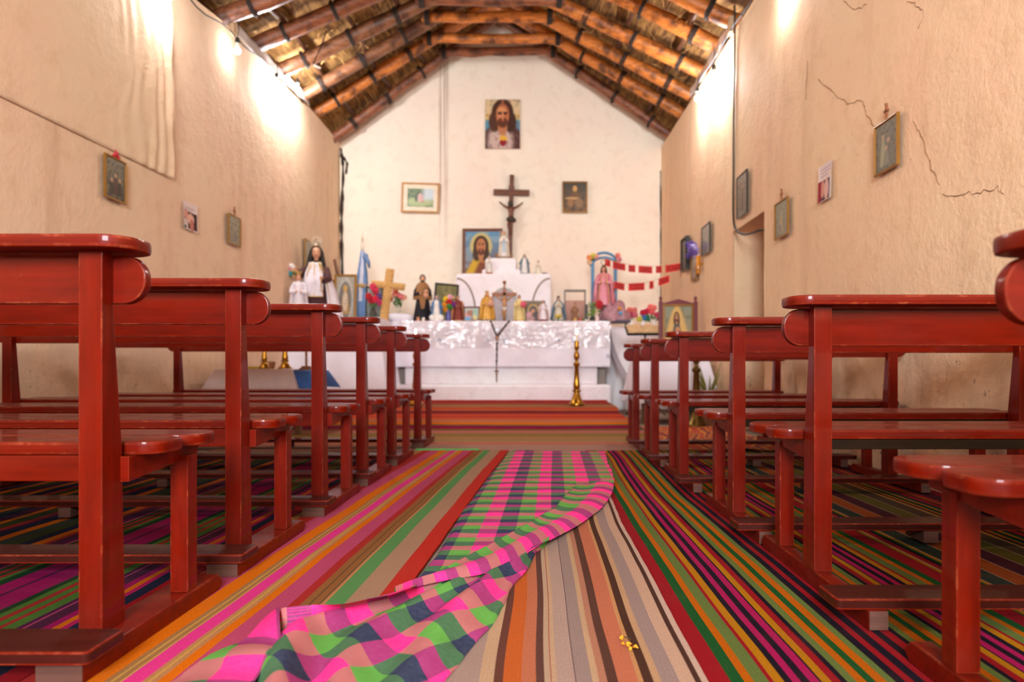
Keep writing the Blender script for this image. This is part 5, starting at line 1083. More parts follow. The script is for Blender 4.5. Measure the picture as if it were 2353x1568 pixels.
# red lettered cards strung across to the right wall
def banner(label, cards, strpts, name='card_garland'):
    t = thing(name, label, 'garland', (0, 0, 0)); mc = M('red_card', (206, 30, 20), 0.7, var=0.05); mt = M('black_lettering', (60, 8, 8), 0.8, var=0)
    b = MB(); b.tube([at(*q) for q in strpts], 0.0025, 5); b.build('string', M('thin_string', (196, 176, 150), 0.8), t)
    for (xl, yl, xr, yr, hh, dl, dr, txt) in cards:
        p = at(xl, yl, dl); q = at(xr, yr, dr); dn = Vector((0, 0, -hh*dl/F)); off = Vector((0, 0.003, 0)); w = (q-p).length; ux = (q-p).normalized(); uy = Vector((0, 0, 1)); nn = ux.cross(uy).normalized()
        b = MB(); vs = [p, q, q+dn, p+dn]; vs += [v-nn*0.002 for v in vs]; b.add(vs, [(0, 1, 2, 3), (7, 6, 5, 4), (0, 4, 5, 1), (1, 5, 6, 2), (2, 6, 7, 3), (3, 7, 4, 0)]); cd = b.build('card', mc, t)
        cu = bpy.data.curves.new('lettering', 'FONT'); cu.body = txt; cu.align_x = 'CENTER'; cu.align_y = 'CENTER'; cu.size = 1.0; cu.fill_mode = 'BOTH'
        ob = bpy.data.objects.new('tmp_text', cu); COL.objects.link(ob); bpy.context.view_layer.update()
        wt, ht = max(ob.dimensions.x, 1e-3), max(ob.dimensions.y, 1e-3); me = bpy.data.meshes.new_from_object(ob.evaluated_get(bpy.context.evaluated_depsgraph_get())); bpy.data.objects.remove(ob)
        h = hh*dl/F; sx = w*0.86/wt; sy = h*0.72/ht; cen = lerp(p, q, 0.5)+dn*0.5+nn*0.003; up = Vector((0, 0, 1))
        xs = [v.co.x for v in me.vertices]; zs = [v.co.y for v in me.vertices]; mx_, mz_ = (min(xs)+max(xs))/2, (min(zs)+max(zs))/2
        for v in me.vertices: v.co = cen+ux*((v.co.x-mx_)*sx)+up*((v.co.y-mz_)*sy)
        lo = bpy.data.objects.new('lettering', me); COL.objects.link(lo); me.materials.clear(); me.materials.append(mt); lo.parent = cd
banner('upper garland of red cards with black letters from the blue arch to the right wall', [(1390, 595, 1403, 598, 16, 9.30, 9.30, 'LA'), (1408, 601, 1437, 607, 16, 9.30, 9.27, 'VIRGEN'), (1444, 609, 1460, 610, 16, 9.26, 9.25, 'DEL'), (1467, 611, 1499, 613, 16, 9.23, 9.20, 'CARMEN'), (1507, 612, 1521, 611, 16, 9.17, 9.15, 'DE'), (1529, 610, 1568, 604, 17, 9.11, 9.0, 'TECHADO')],
       [(1378, 590, 9.30), (1408, 600, 9.29), (1460, 610, 9.25), (1499, 612, 9.20), (1521, 611, 9.15), (1568, 604, 9.0), (1572, 603, 8.99)])
banner('lower garland of red cards with black letters from the blue arch to the right wall', [(1411, 647, 1435, 652, 16, 9.30, 9.28, 'VIENEN'), (1444, 652, 1481, 650, 17, 9.27, 9.22, 'TODOS'), (1492, 647, 1502, 645, 18, 9.19, 9.17, 'A'), (1513, 641, 1538, 632, 17, 9.13, 9.06, 'ORAR')],
       [(1405, 645, 9.32), (1435, 651, 9.28), (1481, 650, 9.22), (1502, 645, 9.17), (1538, 632, 9.06), (1565, 618, 9.0)])
# items on the retable
framed('framed_picture', 'dark wood framed portrait of a haloed man in yellow robe leaning on the retable', 0.605, 0.765, 0.048, m_brn, ((120, 70, 30), (92, 150, 186)), [('n', 5, 0.0, (150, 176, 186), 0.5), ('e', 0.46, 0.68, 0.27, 0.25, (206, 190, 120), 0.35), ('t', 0.48, 0.55, -0.3, 0.62, (206, 166, 36), 0.06), ('t', 0.58, 0.42, -0.3, 0.42, (126, 66, 40), 0.1), ('e', 0.55, 0.36, 0.09, 0.06, (190, 120, 70), 0.4)]+bearded(0.46, 0.70, 0.85, (64, 40, 26), (186, 124, 80)), (X(1108, 10.42), 10.42, 1.938), lean=-0.09, nx=70, ny=80)
Zr = 2.168
statue('robed_statue', 'slim white statue with light blue sash on the retable top below the wall crucifix', (X(1158, 10.0), 10.0, Zr), 0.41, 0.068, c['white'], M('ivory_glaze', (240, 226, 200), 0.45), arms='pray', inner=M('sky_sash', (170, 196, 214), 0.5), cat='statue', base=(0.03, M('stone_base', (150, 130, 112), 0.8)))
b = MB(); b.box(X(1138, 10.15), X(1178, 10.15), 10.12, 10.24, Zr, Zr+0.095); tag(b.build('wooden_box', M('honey_box', (150, 96, 34), 0.45, coat=0.3), bev=0.006), 'small honey-brown wooden box behind the slim white statue', 'box')
statue('robed_statuette', 'small plain white statuette at the left of the retable top', (X(1124, 9.84), 9.84, 1.938), 0.245, 0.044, c['white'], c['white'], arms='pray', base=(0.014, c['terr']))
statue('robed_statuette', 'blue veiled white statuette standing right on the retable', (X(1205, 9.95), 9.95, 1.938), 0.29, 0.062, c['white'], c['paleblue'], arms='open', base=(0.018, M('grey_glaze', (150, 156, 150), 0.6)))
statue('robed_statuette', 'small cream statuette with brown hair at the right end of the retable', (X(1237, 9.95), 9.95, 1.938), 0.20, 0.042, M('ivory_glaze', (240, 226, 200), 0.45), c['white'], arms='pray', hair=M('brown_hair', (112, 72, 42), 0.7), veil=False)
b = MB(); b.lathe([(0, 0.03), (0.02, 0.04), (0.022, 0.034), (0.008, 0.024)], 16, (X(1252, 9.95), 9.95, 1.938)); tag(b.build('dish', M('dark_dish', (62, 44, 46), 0.6), smooth_=0.8), 'small dark dish at the right corner of the retable', 'dish')
# crucifix on the gable wall
t = thing('wall_crucifix', 'dark wooden crucifix hanging on the altar wall', 'crucifix', (X(1163, 10.54), 10.54, 0)); R_ = Matrix.Rotation(math.radians(1.5), 4, 'Y')
t.rotation_euler = (0, 0.025, 0)
b = MB(); zc = 3.26; b.box(-0.033, 0.033, -0.01, 0.04, 2.17, 3.53); b.box(-0.272, 0.272, -0.012, 0.03, zc-0.045, zc+0.045); b.build('cross', M('dark_cross_wood', (104, 60, 34), 0.5, var=0.25), t, bev=0.005)
b = MB(); corpus(b, 0.155, 3.06, -0.055); b.build('figure', M('bronze_carving', (118, 72, 56), 0.45), t, smooth_=3.2)
b = MB(); b.ball((-0.012, -0.06, 3.07), 0.042, 10, 8, 0.9, 0.8, 1.4); b.build('hair', M('dark_carving', (56, 44, 36), 0.6), t, smooth_=3.2)
b = MB(); b.ball((0.0, -0.06, 2.84), 0.062, 12, 8, 1.1, 0.7, 0.7); b.ball((0.055, -0.06, 2.83), 0.03, 8, 6); b.build('loincloth', M('dark_carving', (56, 44, 36), 0.6), t, smooth_=3.2)
b = MB(); b.prism(rrect(-0.045, 0.045, 3.30, 3.36, 0.02), 'y', -0.03, -0.008); b.build('title_plate', M('bronze_carving', (118, 72, 56), 0.45), t)
# ------------------------------------------------------------------ left corner
tz = 1.20; DL = 8.6
px0 = X(727, DL)
t = thing('veiled_statue', 'large statue with long black hair, white cape and silver crown on the left side table', 'statue', (px0, DL, tz), math.atan2(-px0, DL)); t.scale = (0.93, 0.93, 0.93)
b = MB(); b.lathe([(0, 0.19), (0.3, 0.175), (0.52, 0.145), (0.62, 0.14), (0.70, 0.12), (0.745, 0.06), (0.79, 0.04)], 30, (0, 0, 0), 0.75, 0.05); b.build('dress', c['dbrown'], t, smooth_=3.2)
def cape(u, v):                                          # open cape, its right side swept wide
    th = lerp(-pi/2+0.55, 1.5*pi-0.80, u); r = pw(v, [(0, 0.265), (0.45, 0.225), (0.78, 0.165), (0.93, 0.10), (1, 0.05)])*(1+0.05*math.sin(th*9)*(1-v))
    k = 1+0.30*(1-v)*max(0, math.cos(th)); return (r*k*math.cos(th), r*0.72*math.sin(th), 0.02+v*0.745)
b = MB(); b.grid(cape, 70, 20); b.build('cape', c['satin'], t, smooth_=3.2, solid=0.006)
b = MB(); b.grid(lambda u, v: (lerp(-0.115, 0.115, u)*(1-0.45*smooth((v-0.6)/0.4))-0.03, -0.168+0.075*smooth((v-0.35)/0.65)-0.008*math.cos(u*14), 0.28+v*0.46), 18, 18); b.build('scapular', c['satin'], t, smooth_=3.2, solid=0.008)
b = MB()
for xx in (-0.145, -0.03, 0.085): b.tube([(xx, -0.172, 0.285), (xx*0.9-0.003, -0.158, 0.5), (xx*0.45-0.012, -0.10, 0.735)], 0.0055, 6)
b.tube([(-0.145, -0.174, 0.285), (-0.03, -0.182, 0.282), (0.085, -0.174, 0.285)], 0.006, 6)
for s in (-1, 1): b.tube([(s*0.04, -0.085, 0.755), (s*0.13, -0.12, 0.5), (s*0.20, -0.125, 0.05)], 0.006, 6)
b.build('gold_trim', c['goldtrim'], t, smooth_=3.2)
hz = 0.875
b = MB(); b.ball((0, -0.012, hz), 0.068, 20, 14, 0.86, 0.94, 1.22); b.ball((0, -0.082, hz-0.012), 0.013, 8, 6, 0.8, 1, 1.7); b.tube([(0, 0, 0.76), (0, -0.004, 0.82)], 0.034, 12); b.build('head', m_skin, t, smooth_=3.2)
b = MB()
for s in (-1, 1): b.ball((s*0.024, -0.072, hz+0.012), 0.009, 8, 6, 1.3, 0.5, 0.7); b.tube([(s*0.012, -0.075, hz+0.028), (s*0.026, -0.073, hz+0.032), (s*0.038, -0.064, hz+0.026)], 0.0022, 5)
b.build('eyes', M('painted_features', (70, 40, 34), 0.6), t, smooth_=3.2)
b = MB(); b.ball((0, -0.073, hz-0.04), 0.012, 8, 5, 1.3, 0.5, 0.5); b.build('lips', M('painted_lips', (176, 76, 72), 0.5), t, smooth_=3.2)
b = MB(); b.lathe([(-0.24, 0.115), (-0.16, 0.125), (-0.06, 0.108), (0.02, 0.092), (0.07, 0.068), (0.10, 0.02)], 26, (0, 0.014, hz), 0.82, 0.03, 11, -pi/2+0.62, 1.5*pi-0.62); b.build('long_hair', m_hair, t, smooth_=3.2, solid=0.012)
b = MB(); b.lathe([(0, 0.05), (0.03, 0.058), (0.03, 0.052), (0, 0.044)], 18, (0, 0, hz+0.085))
for k in range(4):
    a = k*pi/4; b.tube([(0.054*math.cos(a)*math.cos(q), 0.054*math.sin(a)*math.cos(q), hz+0.11+0.06*math.sin(q)) for q in [pi*j/10 for j in range(11)]], 0.005, 5)
b.ball((0, 0, hz+0.185), 0.014, 8, 6); b.tube([(0.075*math.cos(q), 0.02, hz+0.145+0.075*math.sin(q)) for q in [2*pi*j/24 for j in range(25)]], 0.005, 5); b.build('crown', c['silver'], t, smooth_=3.2)
b = MB(); b.tube([(-0.13, -0.03, 0.66), (-0.20, -0.09, 0.57), (-0.235, -0.13, 0.60)], [0.05, 0.052, 0.05], 10); b.build('sleeve', c['dbrown'], t, smooth_=3.2); b = MB(); b.tube([(0.12, -0.05, 0.66), (0.15, -0.14, 0.52), (0.08, -0.22, 0.50)], [0.05, 0.05, 0.045], 10); b.build('sleeve', c['dbrown'], t, smooth_=3.2)
for (hx, hy, hz2, s) in ((-0.25, -0.15, 0.62, -1), (0.06, -0.235, 0.505, 1)):
    b = MB(); b.ball((hx, hy, hz2), 0.022, 10, 8, 0.7, 1, 1.2)
    for k in range(4): b.tube([(hx+s*(k-1.5)*0.009, hy-0.012, hz2+0.015), (hx+s*(k-1.5)*0.010, hy-0.03, hz2+0.035)], [0.006, 0.004], 6)
    b.tube([(hx+0.016*s, hy-0.01, hz2), (hx+0.028*s, hy-0.02, hz2+0.018)], [0.006, 0.004], 6); b.build('hand', m_skin, t, smooth_=3.2)
b = MB(); b.tube([(0.06, -0.25, 0.52), (0.055, -0.25, 0.38), (0.075, -0.25, 0.33)], 0.006, 5)
for k in range(5): b.ball((0.058, -0.252, 0.50-0.035*k), 0.011, 8, 6)
b.build('gold_tassel', c['goldtrim'], t, smooth_=3.2)
bouquet('turquoise white and pink flowers held by the large veiled statue', (X(674, 8.40), 8.40, Z(622, 8.40)), [(-0.02, 0, 0.05, (230, 220, 214)), (-0.06, 0, 0.02, (222, 120, 160)), (-0.045, -0.01, -0.035, (40, 130, 140)), (0.0, 0, 0.0, (206, 170, 120)), (0.01, 0, -0.06, (196, 150, 110))], 0.034, [(0.02, 0, -0.05, 0.03), (-0.03, 0, -0.06, 0.03)], (0.03, -0.02, -0.05))
statue('child_statuette', 'small child statuette in white robe beside the large veiled statue', (X(686, 8.28), 8.28, tz), 0.53, 0.10, c['satin'], c['satin'], veil=False, hair=M('brown_hair', (112, 72, 42), 0.7), arms='hold', crown=c['goldtrim'])
p = (X(652, 8.45), 8.45, tz+0.40); bouquet('single yellow flower at the far left of the side table', p, [(0, 0, 0.0, (226, 170, 84)), (0.02, 0.0, 0.015, (230, 180, 96)), (-0.02, 0, 0.012, (230, 186, 110))], 0.036, [(0.01, 0, -0.26, 0.05), (-0.03, 0, -0.24, 0.05)], (0, 0, -0.37)); vase('tall glass at the left end of the side table holding the yellow flower', (p[0], p[1], tz), 0.16, 0.035, M('green_vase', (60, 90, 74), 0.3))
t = thing('leaning_cross', 'dark wooden cross leaning in the left corner behind the side table', 'cross', (-2.70, 10.0, 1.2)); t.rotation_euler = (-0.06, -0.22, 0)
b = MB(); b.box(-0.022, 0.022, 0, 0.02, 0, 1.0); b.box(-0.17, 0.17, 0, 0.02, 0.66, 0.71); b.build('cross', M('dark_cross_wood', (104, 60, 34), 0.5, var=0.25), t, bev=0.003)
b = MB(); b.box(-0.4, 0.3, -0.18, 0.2, -0.04, 0.0, M4=None); o = b.build('wall_ledge', m_white, None, bev=0.01); o.location = (-2.56, 10.3, 1.2); tag(o, 'narrow whitewashed ledge in the left corner behind the side table', 'ledge')
m_goldf = m_gold
framed('framed_picture', 'gilt framed icon with pale arch beside the flag left of the altar', 0.29, 0.60, 0.03, m_gold, ((150, 144, 130), (160, 150, 130)), [('e', 0.5, 0.45, 0.42, 0.52, (176, 170, 160), 0.1), ('e', 0.5, 0.42, 0.34, 0.44, (112, 104, 96), 0.1), ('e', 0.5, 0.72, 0.1, 0.07, (196, 150, 70), 0.3), ('t', 0.5, 0.66, 0.1, 0.22, (170, 130, 70), 0.1), ('e', 0.5, 0.4, 0.12, 0.2, (206, 180, 150), 0.4), ('n', 8, 0.1, (130, 130, 130), 0.5)], (X(792, 8.88), 8.88, tz), lean=-0.1, nx=40, ny=70)
framed('framed_picture', 'black framed grey picture behind the red flowers left of the altar', 0.225, 0.43, 0.02, m_black, ((90, 92, 90), (150, 160, 160)), [('n', 6, 0.0, (84, 92, 92), 0.7), ('e', 0.5, 0.5, 0.2, 0.25, (110, 120, 120), 0.4)], (X(860, 8.80), 8.80, tz), lean=-0.08)
# flag on its pole
FS = 0.965
t = thing('flag', 'light blue and white draped flag on a pole with spear finial', 'flag', (X(833, 9.3), 9.3, 0))
b = MB(); b.tube([(0, 0, 0), (0, 0, 2.21)], 0.014, 10); b.lathe([(0, 0.11), (0.03, 0.11), (0.06, 0.03), (0.2, 0.02)], 18); b.build('pole', M('pole_wood', (150, 110, 70), 0.5), t, smooth_=0.7)
b = MB(); b.lathe([(2.16, 0.020), (2.24, 0.018), (2.25, 0.008)], 12); b.prism([(-0.005, 2.25), (0.005, 2.25), (0.020, 2.32), (0.005, 2.35), (0, 2.44), (-0.005, 2.35), (-0.020, 2.32)], 'y', -0.004, 0.004); b.build('spear_finial', c['silver'], t)
ca, cb = lin((108, 140, 186)), lin((206, 204, 214))
def fcol(u, v): return cb if 0.20 < u+0.03*math.sin(v*5) < 0.31 and v > 0.42 else ca
def flagp(u, v):
    th = 2*pi*u; r = pw(v, [(0, 0.095), (0.4, 0.075), (0.52, 0.062), (0.56, 0.070), (0.75, 0.060), (0.93, 0.032), (1, 0.02)])*(1+0.18*math.sin(th*5+v*3))
    return (r*math.cos(th-pi*1.02), r*0.8*math.sin(th-pi*1.02)-0.01, 0.98+v*1.19)
b = MB(); b.grid(flagp, 60, 40, fcol); b.build('cloth', MV('flag_cloth', 0.6), t, smooth_=3.2)
b = MB(); b.lathe([(1.665, 0.070), (1.675, 0.078), (1.71, 0.076), (1.72, 0.068)], 20, (0, -0.01, 0), 0.85); b.build('tie_band', M('ochre_band', (176, 140, 84), 0.6), t, smooth_=1.0)
b = MB(); b.ball((0.045, -0.03, 2.08), 0.04, 10, 8, 1, 0.7, 1.2); b.tube([(0.05, -0.03, 2.08), (0.09, -0.035, 2.00), (0.10, -0.03, 1.93)], [0.03, 0.026, 0.012], 8); b.build('bow', M('blue_ribbon', (100, 128, 172), 0.6), t, smooth_=3.2)
# flowers, straw cross, white mound
p = (X(857, 8.5), 8.5, tz); vase('dark pot of red flowers left of the straw cross', p, 0.12, 0.045, M('dark_pot', (60, 60, 50), 0.6), 'flower_pot')
bouquet('crimson and violet flowers in front of the black framed picture', (p[0], p[1], p[2]+0.22), [(0.0, 0, 0.17, (214, 60, 90)), (0.03, 0, 0.12, (206, 40, 76)), (-0.05, -0.02, 0.05, (176, 16, 34)), (-0.02, 0, 0.0, (170, 14, 40)), (0.03, -0.01, 0.02, (206, 30, 60)), (0.07, 0, 0.05, (90, 70, 130)), (0.065, 0, -0.02, (190, 40, 96))], 0.042, [(0, 0, -0.06, 0.04), (0.04, 0, -0.05, 0.04), (-0.04, 0, -0.06, 0.03)], (0, 0, -0.12))
t = thing('straw_cross', 'straw coloured woven cross tilted between red and pink flowers', 'cross', (X(882, 8.75), 8.75, tz)); t.scale = (0.93, 0.93, 0.93); t.rotation_euler = (-0.05, 0.115, 0); m_st = M('woven_straw', (206, 160, 96), 0.9, var=0.35, vscale=50, bmp=0.6)
b = MB(); b.grid(lambda u, v: (0.058*math.cos(2*pi*u)*(1+0.06*math.sin(v*90)), 0.022*math.sin(2*pi*u), v*0.70), 14, 60); b.build('upright', m_st, t, smooth_=0.6)
b = MB(); b.grid(lambda u, v: (lerp(-0.225, 0.225, v), 0.024*math.sin(2*pi*u), 0.475+0.048*math.cos(2*pi*u)*(1+0.08*math.sin(v*70))), 14, 50); b.build('crossbar', m_st, t, smooth_=0.6)
b = MB(); b.lathe([(0, 0.20), (0.05, 0.205), (0.09, 0.18), (0.108, 0.10), (0.11, 0.01)], 32, (X(916, 9.2), 9.2, TOP+0.002), 0.8, 0.03); tag(b.build('covered_stand', m_cloth, smooth_=3.2), 'low round stand under white cloth at the left altar corner', 'stand')
p = (X(916, 9.1), 9.1, TOP+0.114); vase('clear glass vase on the white covered stand', p, 0.10, 0.03, M('pale_glass', (206, 196, 176), 0.15, coat=0.5))
bouquet('pink and orange roses with dark leaves in the clear glass vase', (p[0], p[1], p[2]+0.14), [(-0.04, 0, 0.15, (224, 120, 90)), (-0.055, 0, 0.10, (220, 130, 110)), (0.04, -0.01, 0.07, (230, 120, 130)), (0.07, 0, 0.06, (226, 160, 130)), (-0.11, 0, 0.04, (226, 130, 96)), (0.0, 0, 0.09, (226, 110, 110))], 0.036, [(random.uniform(-0.05, 0.05), -0.01, random.uniform(-0.04, 0.09), 0.04) for _ in range(16)], (0, 0, -0.10))
# ------------------------------------------------------------------ right corner
p = (X(1475, 9.95), 9.95, 1.188)
for k, (dx, lab) in enumerate(((-0.16, 'white vase at the left of the pink flower row right of the altar'), (0.02, 'white vase in the middle of the pink flower row'), (0.17, 'white vase at the right of the pink flower row'))):
    vase(lab, (p[0]+dx, p[1], p[2]), 0.11, 0.045, c['white'])
bouquet('salmon and magenta flowers left in the row on the white ledge', (p[0]-0.16, p[1]-0.02, p[2]+0.15), [(-0.02, 0, 0.09, (230, 120, 110)), (0.05, 0, 0.085, (232, 130, 116)), (-0.01, -0.01, 0.02, (190, 40, 100)), (0.06, 0, 0.02, (214, 110, 130)), (-0.05, 0, 0.03, (220, 130, 140))], 0.042, [(-0.06, 0, -0.05, 0.05), (-0.07, 0, -0.1, 0.05), (0, 0, -0.05, 0.04)], (0, 0, -0.10))
bouquet('deep red and blue flowers in the middle of the row on the white ledge', (p[0]+0.02, p[1]-0.02, p[2]+0.15), [(-0.01, 0, 0.05, (190, 24, 60)), (0.05, 0, 0.07, (204, 30, 70)), (0.0, -0.01, -0.015, (60, 120, 180)), (0.05, -0.01, -0.03, (30, 120, 90)), (-0.06, -0.01, -0.04, (206, 190, 70))], 0.042, [(0.07, 0, 0.0, 0.05), (0.08, 0, -0.05, 0.05)], (0, 0, -0.10))
bouquet('coral pink flowers with dark leaves right in the row on the white ledge', (p[0]+0.17, p[1]-0.02, p[2]+0.15), [(-0.05, 0, 0.13, (236, 110, 100)), (0.0, 0, 0.12, (236, 120, 110)), (-0.03, 0, 0.06, (230, 100, 100)), (0.05, 0, 0.02, (180, 50, 80)), (0.08, 0, -0.03, (150, 90, 90))], 0.042, [(-0.03, 0, -0.02, 0.05), (0, 0, -0.04, 0.05), (0.03, 0, 0.0, 0.05)], (0, 0, -0.10))
t = thing('music_stand', 'black folding music stand with an open tan book right of the altar', 'music stand', (X(1482, 8.6), 8.6, 0)); md = M('black_metal', (28, 26, 26), 0.4, 0.5)
b = MB(); b.tube([(0, 0, 0.2), (0, 0, 1.0)], 0.011, 8)
for k in range(3): a = k*2.1+0.3; b.tube([(0, 0, 0.28), (0.28*math.cos(a), 0.28*math.sin(a), 0.01)], 0.008, 6)
b.build('tripod', md, t, smooth_=0.8)
b = MB(); RT = Matrix.Translation((0, -0.05, 1.005)) @ Matrix.Rotation(math.radians(24), 4, 'X'); b.box(-0.23, 0.23, -0.02, 0.28, 0, 0.008, M4=RT); b.box(-0.23, 0.23, -0.03, -0.02, 0, 0.03, M4=RT); b.build('desk', md, t)
t2 = thing('open_book', 'open tan paged book lying on the music stand', 'book', (X(1482, 8.6), 8.55, 1.018)); t2.rotation_euler = (math.radians(24), 0, 0)
for s in (-1, 1):
    b = MB(); b.grid(lambda u, v: (s*0.21*u, 0.01+0.25*v, 0.010+0.022*math.sin(pi*min(1, u*1.3+0.02))), 10, 3); b.grid(lambda u, v: (s*0.21*u, 0.01, (0.010+0.022*math.sin(pi*min(1, u*1.3+0.02)))*v-0.003*(1-v)), 10, 1); b.build('pages', M('tan_pages', (196, 160, 116), 0.8), t2, smooth_=3.2)
# processional icon in red posts
t = thing('icon_stand', 'painted saint panel between dark red finial posts on the right wall table', 'icon', (X(1558, 7.9), 7.9, 0.668)); mr = M('oxblood_paint', (104, 24, 36), 0.45, coat=0.3)
xa, xb = X(1518, 7.9)-X(1558, 7.9), X(1598, 7.9)-X(1558, 7.9); zt = Z(690, 7.9)-0.668
for xx in (xa, xb):
    b = MB(); b.box(xx-0.022, xx+0.022, -0.022, 0.022, 0.0, zt-0.02); b.build('post', mr, t, bev=0.004)
    b = MB(); b.lathe([(zt-0.02, 0.022), (zt, 0.012), (zt+0.015, 0.02), (zt+0.035, 0.016), (zt+0.048, 0.004)], 12, (xx, 0, 0)); b.build('finial', mr, t, smooth_=0.9)
b = MB(); b.prism([(xa+0.02, zt-0.05), (xb-0.02, zt-0.05), (xb-0.02, zt-0.035), (0.0, zt+0.012), (xa+0.02, zt-0.035)], 'y', -0.015, 0.015); b.box(xa+0.02, xb-0.02, -0.018, 0.018, 0.02, 0.08); b.build('pediment', mr, t, bev=0.003)
frame_mesh(xb-xa-0.05, zt-0.13, 0.022, 0.02).build('gilt_frame', m_gold, t, loc=(0, 0, 0.08))
o = paint(xb-xa-0.09, zt-0.17, 56, 72, ((150, 130, 84), (130, 140, 120)), [('n', 4, 0.1, (104, 104, 74), 0.6), ('t', 0.45, 1.0, 0.0, 0.5, (206, 170, 100), 0.12), ('e', 0.44, 0.80, 0.12, 0.10, (220, 180, 96), 0.4), ('t', 0.45, 0.74, -0.2, 0.30, (66, 80, 78), 0.05), ('e', 0.47, 0.2, 0.2, 0.3, (110, 84, 62), 0.2), ('e', 0.48, 0.5, 0.07, 0.05, (190, 130, 90), 0.4), ('e', 0.82, 0.3, 0.12, 0.06, (120, 96, 66), 0.4)]+bearded(0.44, 0.78, 0.42, (66, 44, 30), (176, 128, 88)), 0.05).build('picture', m_print, t); o.location = (0, -0.012, 0.10)
# purple flowers and golden wall candle by the doorway
bouquet('violet cloth flowers hanging on the right wall between framed pictures', (1.80, 8.05, Z(578, 8.05)), [(random.uniform(-0.055, 0.055), random.uniform(-0.05, 0.05), random.uniform(-0.08, 0.09), random.choice(((104, 76, 150), (140, 116, 190), (84, 62, 130), (176, 160, 206)))) for _ in range(13)], 0.036, None, (0.08, 0, -0.05))
t = thing('wall_candle', 'amber glass votive tube hanging on the right wall below the violet flowers', 'candle', (1.85, 7.95, 1.67)); b = MB(); b.lathe([(0, 0.024), (0.02, 0.03), (0.20, 0.03), (0.21, 0.024)], 16); b.build('tube', M('amber_glass', (190, 120, 16), 0.2, coat=0.6), t, smooth_=0.8)
b = MB(); b.box(0.02, 0.05, -0.012, 0.012, 0.10, 0.13); b.ball((-0.01, -0.028, 0.05), 0.009, 8, 6); b.build('bracket', m_brass, t)
p = (1.77, 7.14, 0.0); t = thing('potted_plant', 'thin green potted plant on the floor against the right wall table', 'plant', p)
b = MB(); b.lathe([(0, 0.07), (0.16, 0.095), (0.17, 0.10), (0.17, 0.085), (0.10, 0.08)], 18); b.build('pot', M('clay_pot', (140, 90, 62), 0.8), t, smooth_=0.8)
b = MB()
for k in range(16):
    a = random.uniform(0, 2*pi); l = random.uniform(0.28, 0.52); b.tube([(0, 0, 0.13), (0.05*math.cos(a), 0.05*math.sin(a), 0.13+l*0.6), (0.12*math.cos(a), 0.10*math.sin(a), 0.13+l)], [0.006, 0.010, 0.002], 5)
b.build('blades', M('olive_blade', (112, 112, 44), 0.7, var=0.4), t, smooth_=3.2)
# ------------------------------------------------------------------ electric cables, eave boards
t = thing('electric_cable', 'black cable down the right wall curling into the doorway recess', 'cable', (0, 0, 0)); b = MB()
pts = [at(1688, 12, 6.55)]+[Vector((XR-0.012, d, z)) for d, z in ((6.62, Z(120, 6.62)), (6.655, 3.0), (6.66, 2.5), (6.67, Z(440, 6.67)), (6.665, 2.05), (6.62, 1.93))]+[Vector((XR-0.015, d, z)) for d, z in ((6.5, 1.86), (6.3, 1.80), (6.05, 1.765), (5.86, 1.75))]+[Vector((XR+0.12, 5.83, 1.745))]
n = len(pts); b.tube([Vector(cr_([tuple(q) for q in pts], k/60)) for k in range(61)], 0.0095, 7); b.build('wire', m_cable, t, smooth_=3.2)
def eave(label, xs, ys_, z0, z1, ht):
    t = thing('eave_strip', label, 'eave strip', (xs, ys_[0], z0)); L = ys_[1]-ys_[0]
    b = MB(); b.grid(lambda u, v: (0.02*math.sin(u*23)*0.4+0.05*v*(1 if xs < 0 else -1)*-0.2, u*L, (z1-z0)*u+v*ht+0.01*mnoise.noise((u*9, v*3, 2))), 60, 5); b.build('plastic_strip', M('milky_plastic', (206, 196, 188), 0.35, coat=0.3), t, smooth_=3.2, solid=0.004)
    b = MB(); b.box(-0.02, 0.02, -0.05, 0.04, -0.02, ht+0.01); b.build('wood_end', M('pale_batten', (196, 166, 130), 0.7), t, bev=0.004); return t
eave('grey plastic strip along the top of the left wall', XL+0.06, (6.72, 9.0), 3.83, 3.98, 0.13)
eave('grey plastic strip along the top of the right wall', XR-0.06, (6.60, 8.3), 3.78, 3.82, 0.12)
bulb('bare bulb high on the left wall above the pale plaster sheet', (-2.86, 5.42, 3.53), LP[0])
bulb('bare white bulb hanging in front of the left eave strip', (-2.875, 6.70, 3.69), LP[1], 14.0, 0.16)
bulb('glaring bare bulb at the left eave nearest the altar', (-2.86, 8.35, 3.98), LP[2])
bulb('glaring bare bulb at the left eave behind its plastic strip', (-2.89, 7.75, 3.80), LP[3])
bulb('glaring bare bulb high on the right wall beside the cable', (1.80, 7.05, 3.58), LP[4], 40.0, 0.24)
bulb('glaring bare bulb at the right eave nearest the altar', (1.82, 7.85, 3.68), LP[5])
bulb('bare bulb at the top of the right wall nearest the camera', (1.80, 5.25, 3.46), LP[6])
bulb('added unseen bulb over the middle of the aisle, brightening the walls', (0.3, 1.8, 3.9), LP[7])  # out-of-view lamp added to lift the near right wall
t = thing('hanging_wire', 'thin wire with a plastic end dangling from the left roof slope', 'wire', (X(722, 7.6), 7.6, Z(150, 7.6)))
b = MB(); b.tube([(0.10, 0.1, 0.42), (0.07, 0.05, 0.25), (0.0, 0.02, 0.06), (-0.01, 0, 0.0), (0.03, 0, -0.015)], 0.006, 6); b.build('wire', m_cable, t, smooth_=3.2); b = MB(); b.tube([(0.0, -0.005, 0.0), (0.07, 0, -0.03)], 0.012, 8); b.build('plug', M('white_cap', (230, 222, 206), 0.5), t, smooth_=0.8)
t = thing('electric_cable', 'black cable running along the top of the left wall between the bulbs', 'cable', (0, 0, 0)); b = MB()
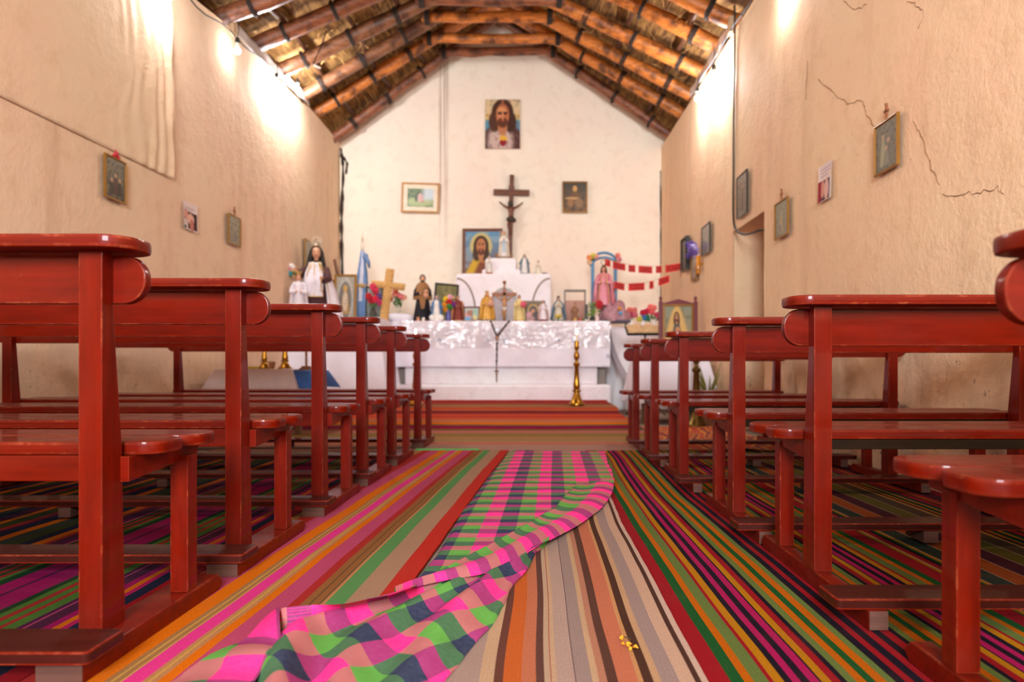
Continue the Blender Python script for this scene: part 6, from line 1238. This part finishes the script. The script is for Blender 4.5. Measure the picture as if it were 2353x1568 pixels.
b.tube([(XL+0.07, y, topL(y)-0.10+0.02*math.sin(y*7)) for y in [5.0+0.16*k for k in range(24)]], 0.007, 6); b.build('wire', m_cable, t, smooth_=3.2)
t = thing('electric_cable', 'black cable running along the top of the right wall between the bulbs', 'cable', (0, 0, 0)); b = MB()
b.tube([(XR-0.07, y, topR(y)-0.06+0.02*math.sin(y*6)) for y in [5.0+0.16*k for k in range(22)]], 0.007, 6); b.build('wire', m_cable, t, smooth_=3.2)
# ------------------------------------------------------------------ daylight from the entrance, camera
w = bpy.data.worlds.new('sky'); SC.world = w; w.use_nodes = True; bg = w.node_tree.nodes['Background']
sky = w.node_tree.nodes.new('ShaderNodeTexSky'); sky.sky_type = 'NISHITA'; sky.sun_elevation = math.radians(55); sky.sun_rotation = math.radians(20); sky.sun_disc = False
w.node_tree.links.new(sky.outputs[0], bg.inputs['Color']); bg.inputs['Strength'].default_value = 0.25
ld = bpy.data.lights.new('doorway_daylight', 'AREA'); ld.shape = 'RECTANGLE'; ld.size = DX1-DX0-0.1; ld.size_y = DH-HD-0.05; ld.energy = DAY; ld.color = (0.86, 0.93, 1.0)
lo = bpy.data.objects.new('doorway_daylight', ld); COL.objects.link(lo); lo.location = ((DX0+DX1)/2, YF-0.12, (DH+HD)/2); lo.rotation_euler = (pi/2, 0, 0)
cd = bpy.data.cameras.new('camera'); cam = bpy.data.objects.new('camera', cd); COL.objects.link(cam); SC.camera = cam
cd.sensor_width = 36.0; cd.lens = F/2353*36.0; cam.location = (0, 0, EYE); cam.rotation_euler = (pi/2, 0, 0)
cd.shift_x = -(CX-2353/2)/2353; cd.shift_y = (CY-1568/2)/2353; cd.clip_start = 0.05; cd.clip_end = 100
cd.dof.use_dof = True; cd.dof.focus_distance = 1.95; cd.dof.aperture_fstop = 2.8
vs = SC.view_settings; SC.display_settings.display_device = 'sRGB'; vs.view_transform = 'Standard'; vs.look = 'None'; vs.gamma = 1.0; vs.use_curve_mapping = False; vs.exposure = EXPO
cy = SC.cycles; cy.use_denoising = True; cy.max_bounces = 8; cy.diffuse_bounces = 5; cy.glossy_bounces = 3; cy.transmission_bounces = 6; cy.transparent_max_bounces = 8; cy.caustics_reflective = False; cy.caustics_refractive = False; cy.sample_clamp_indirect = 6.0
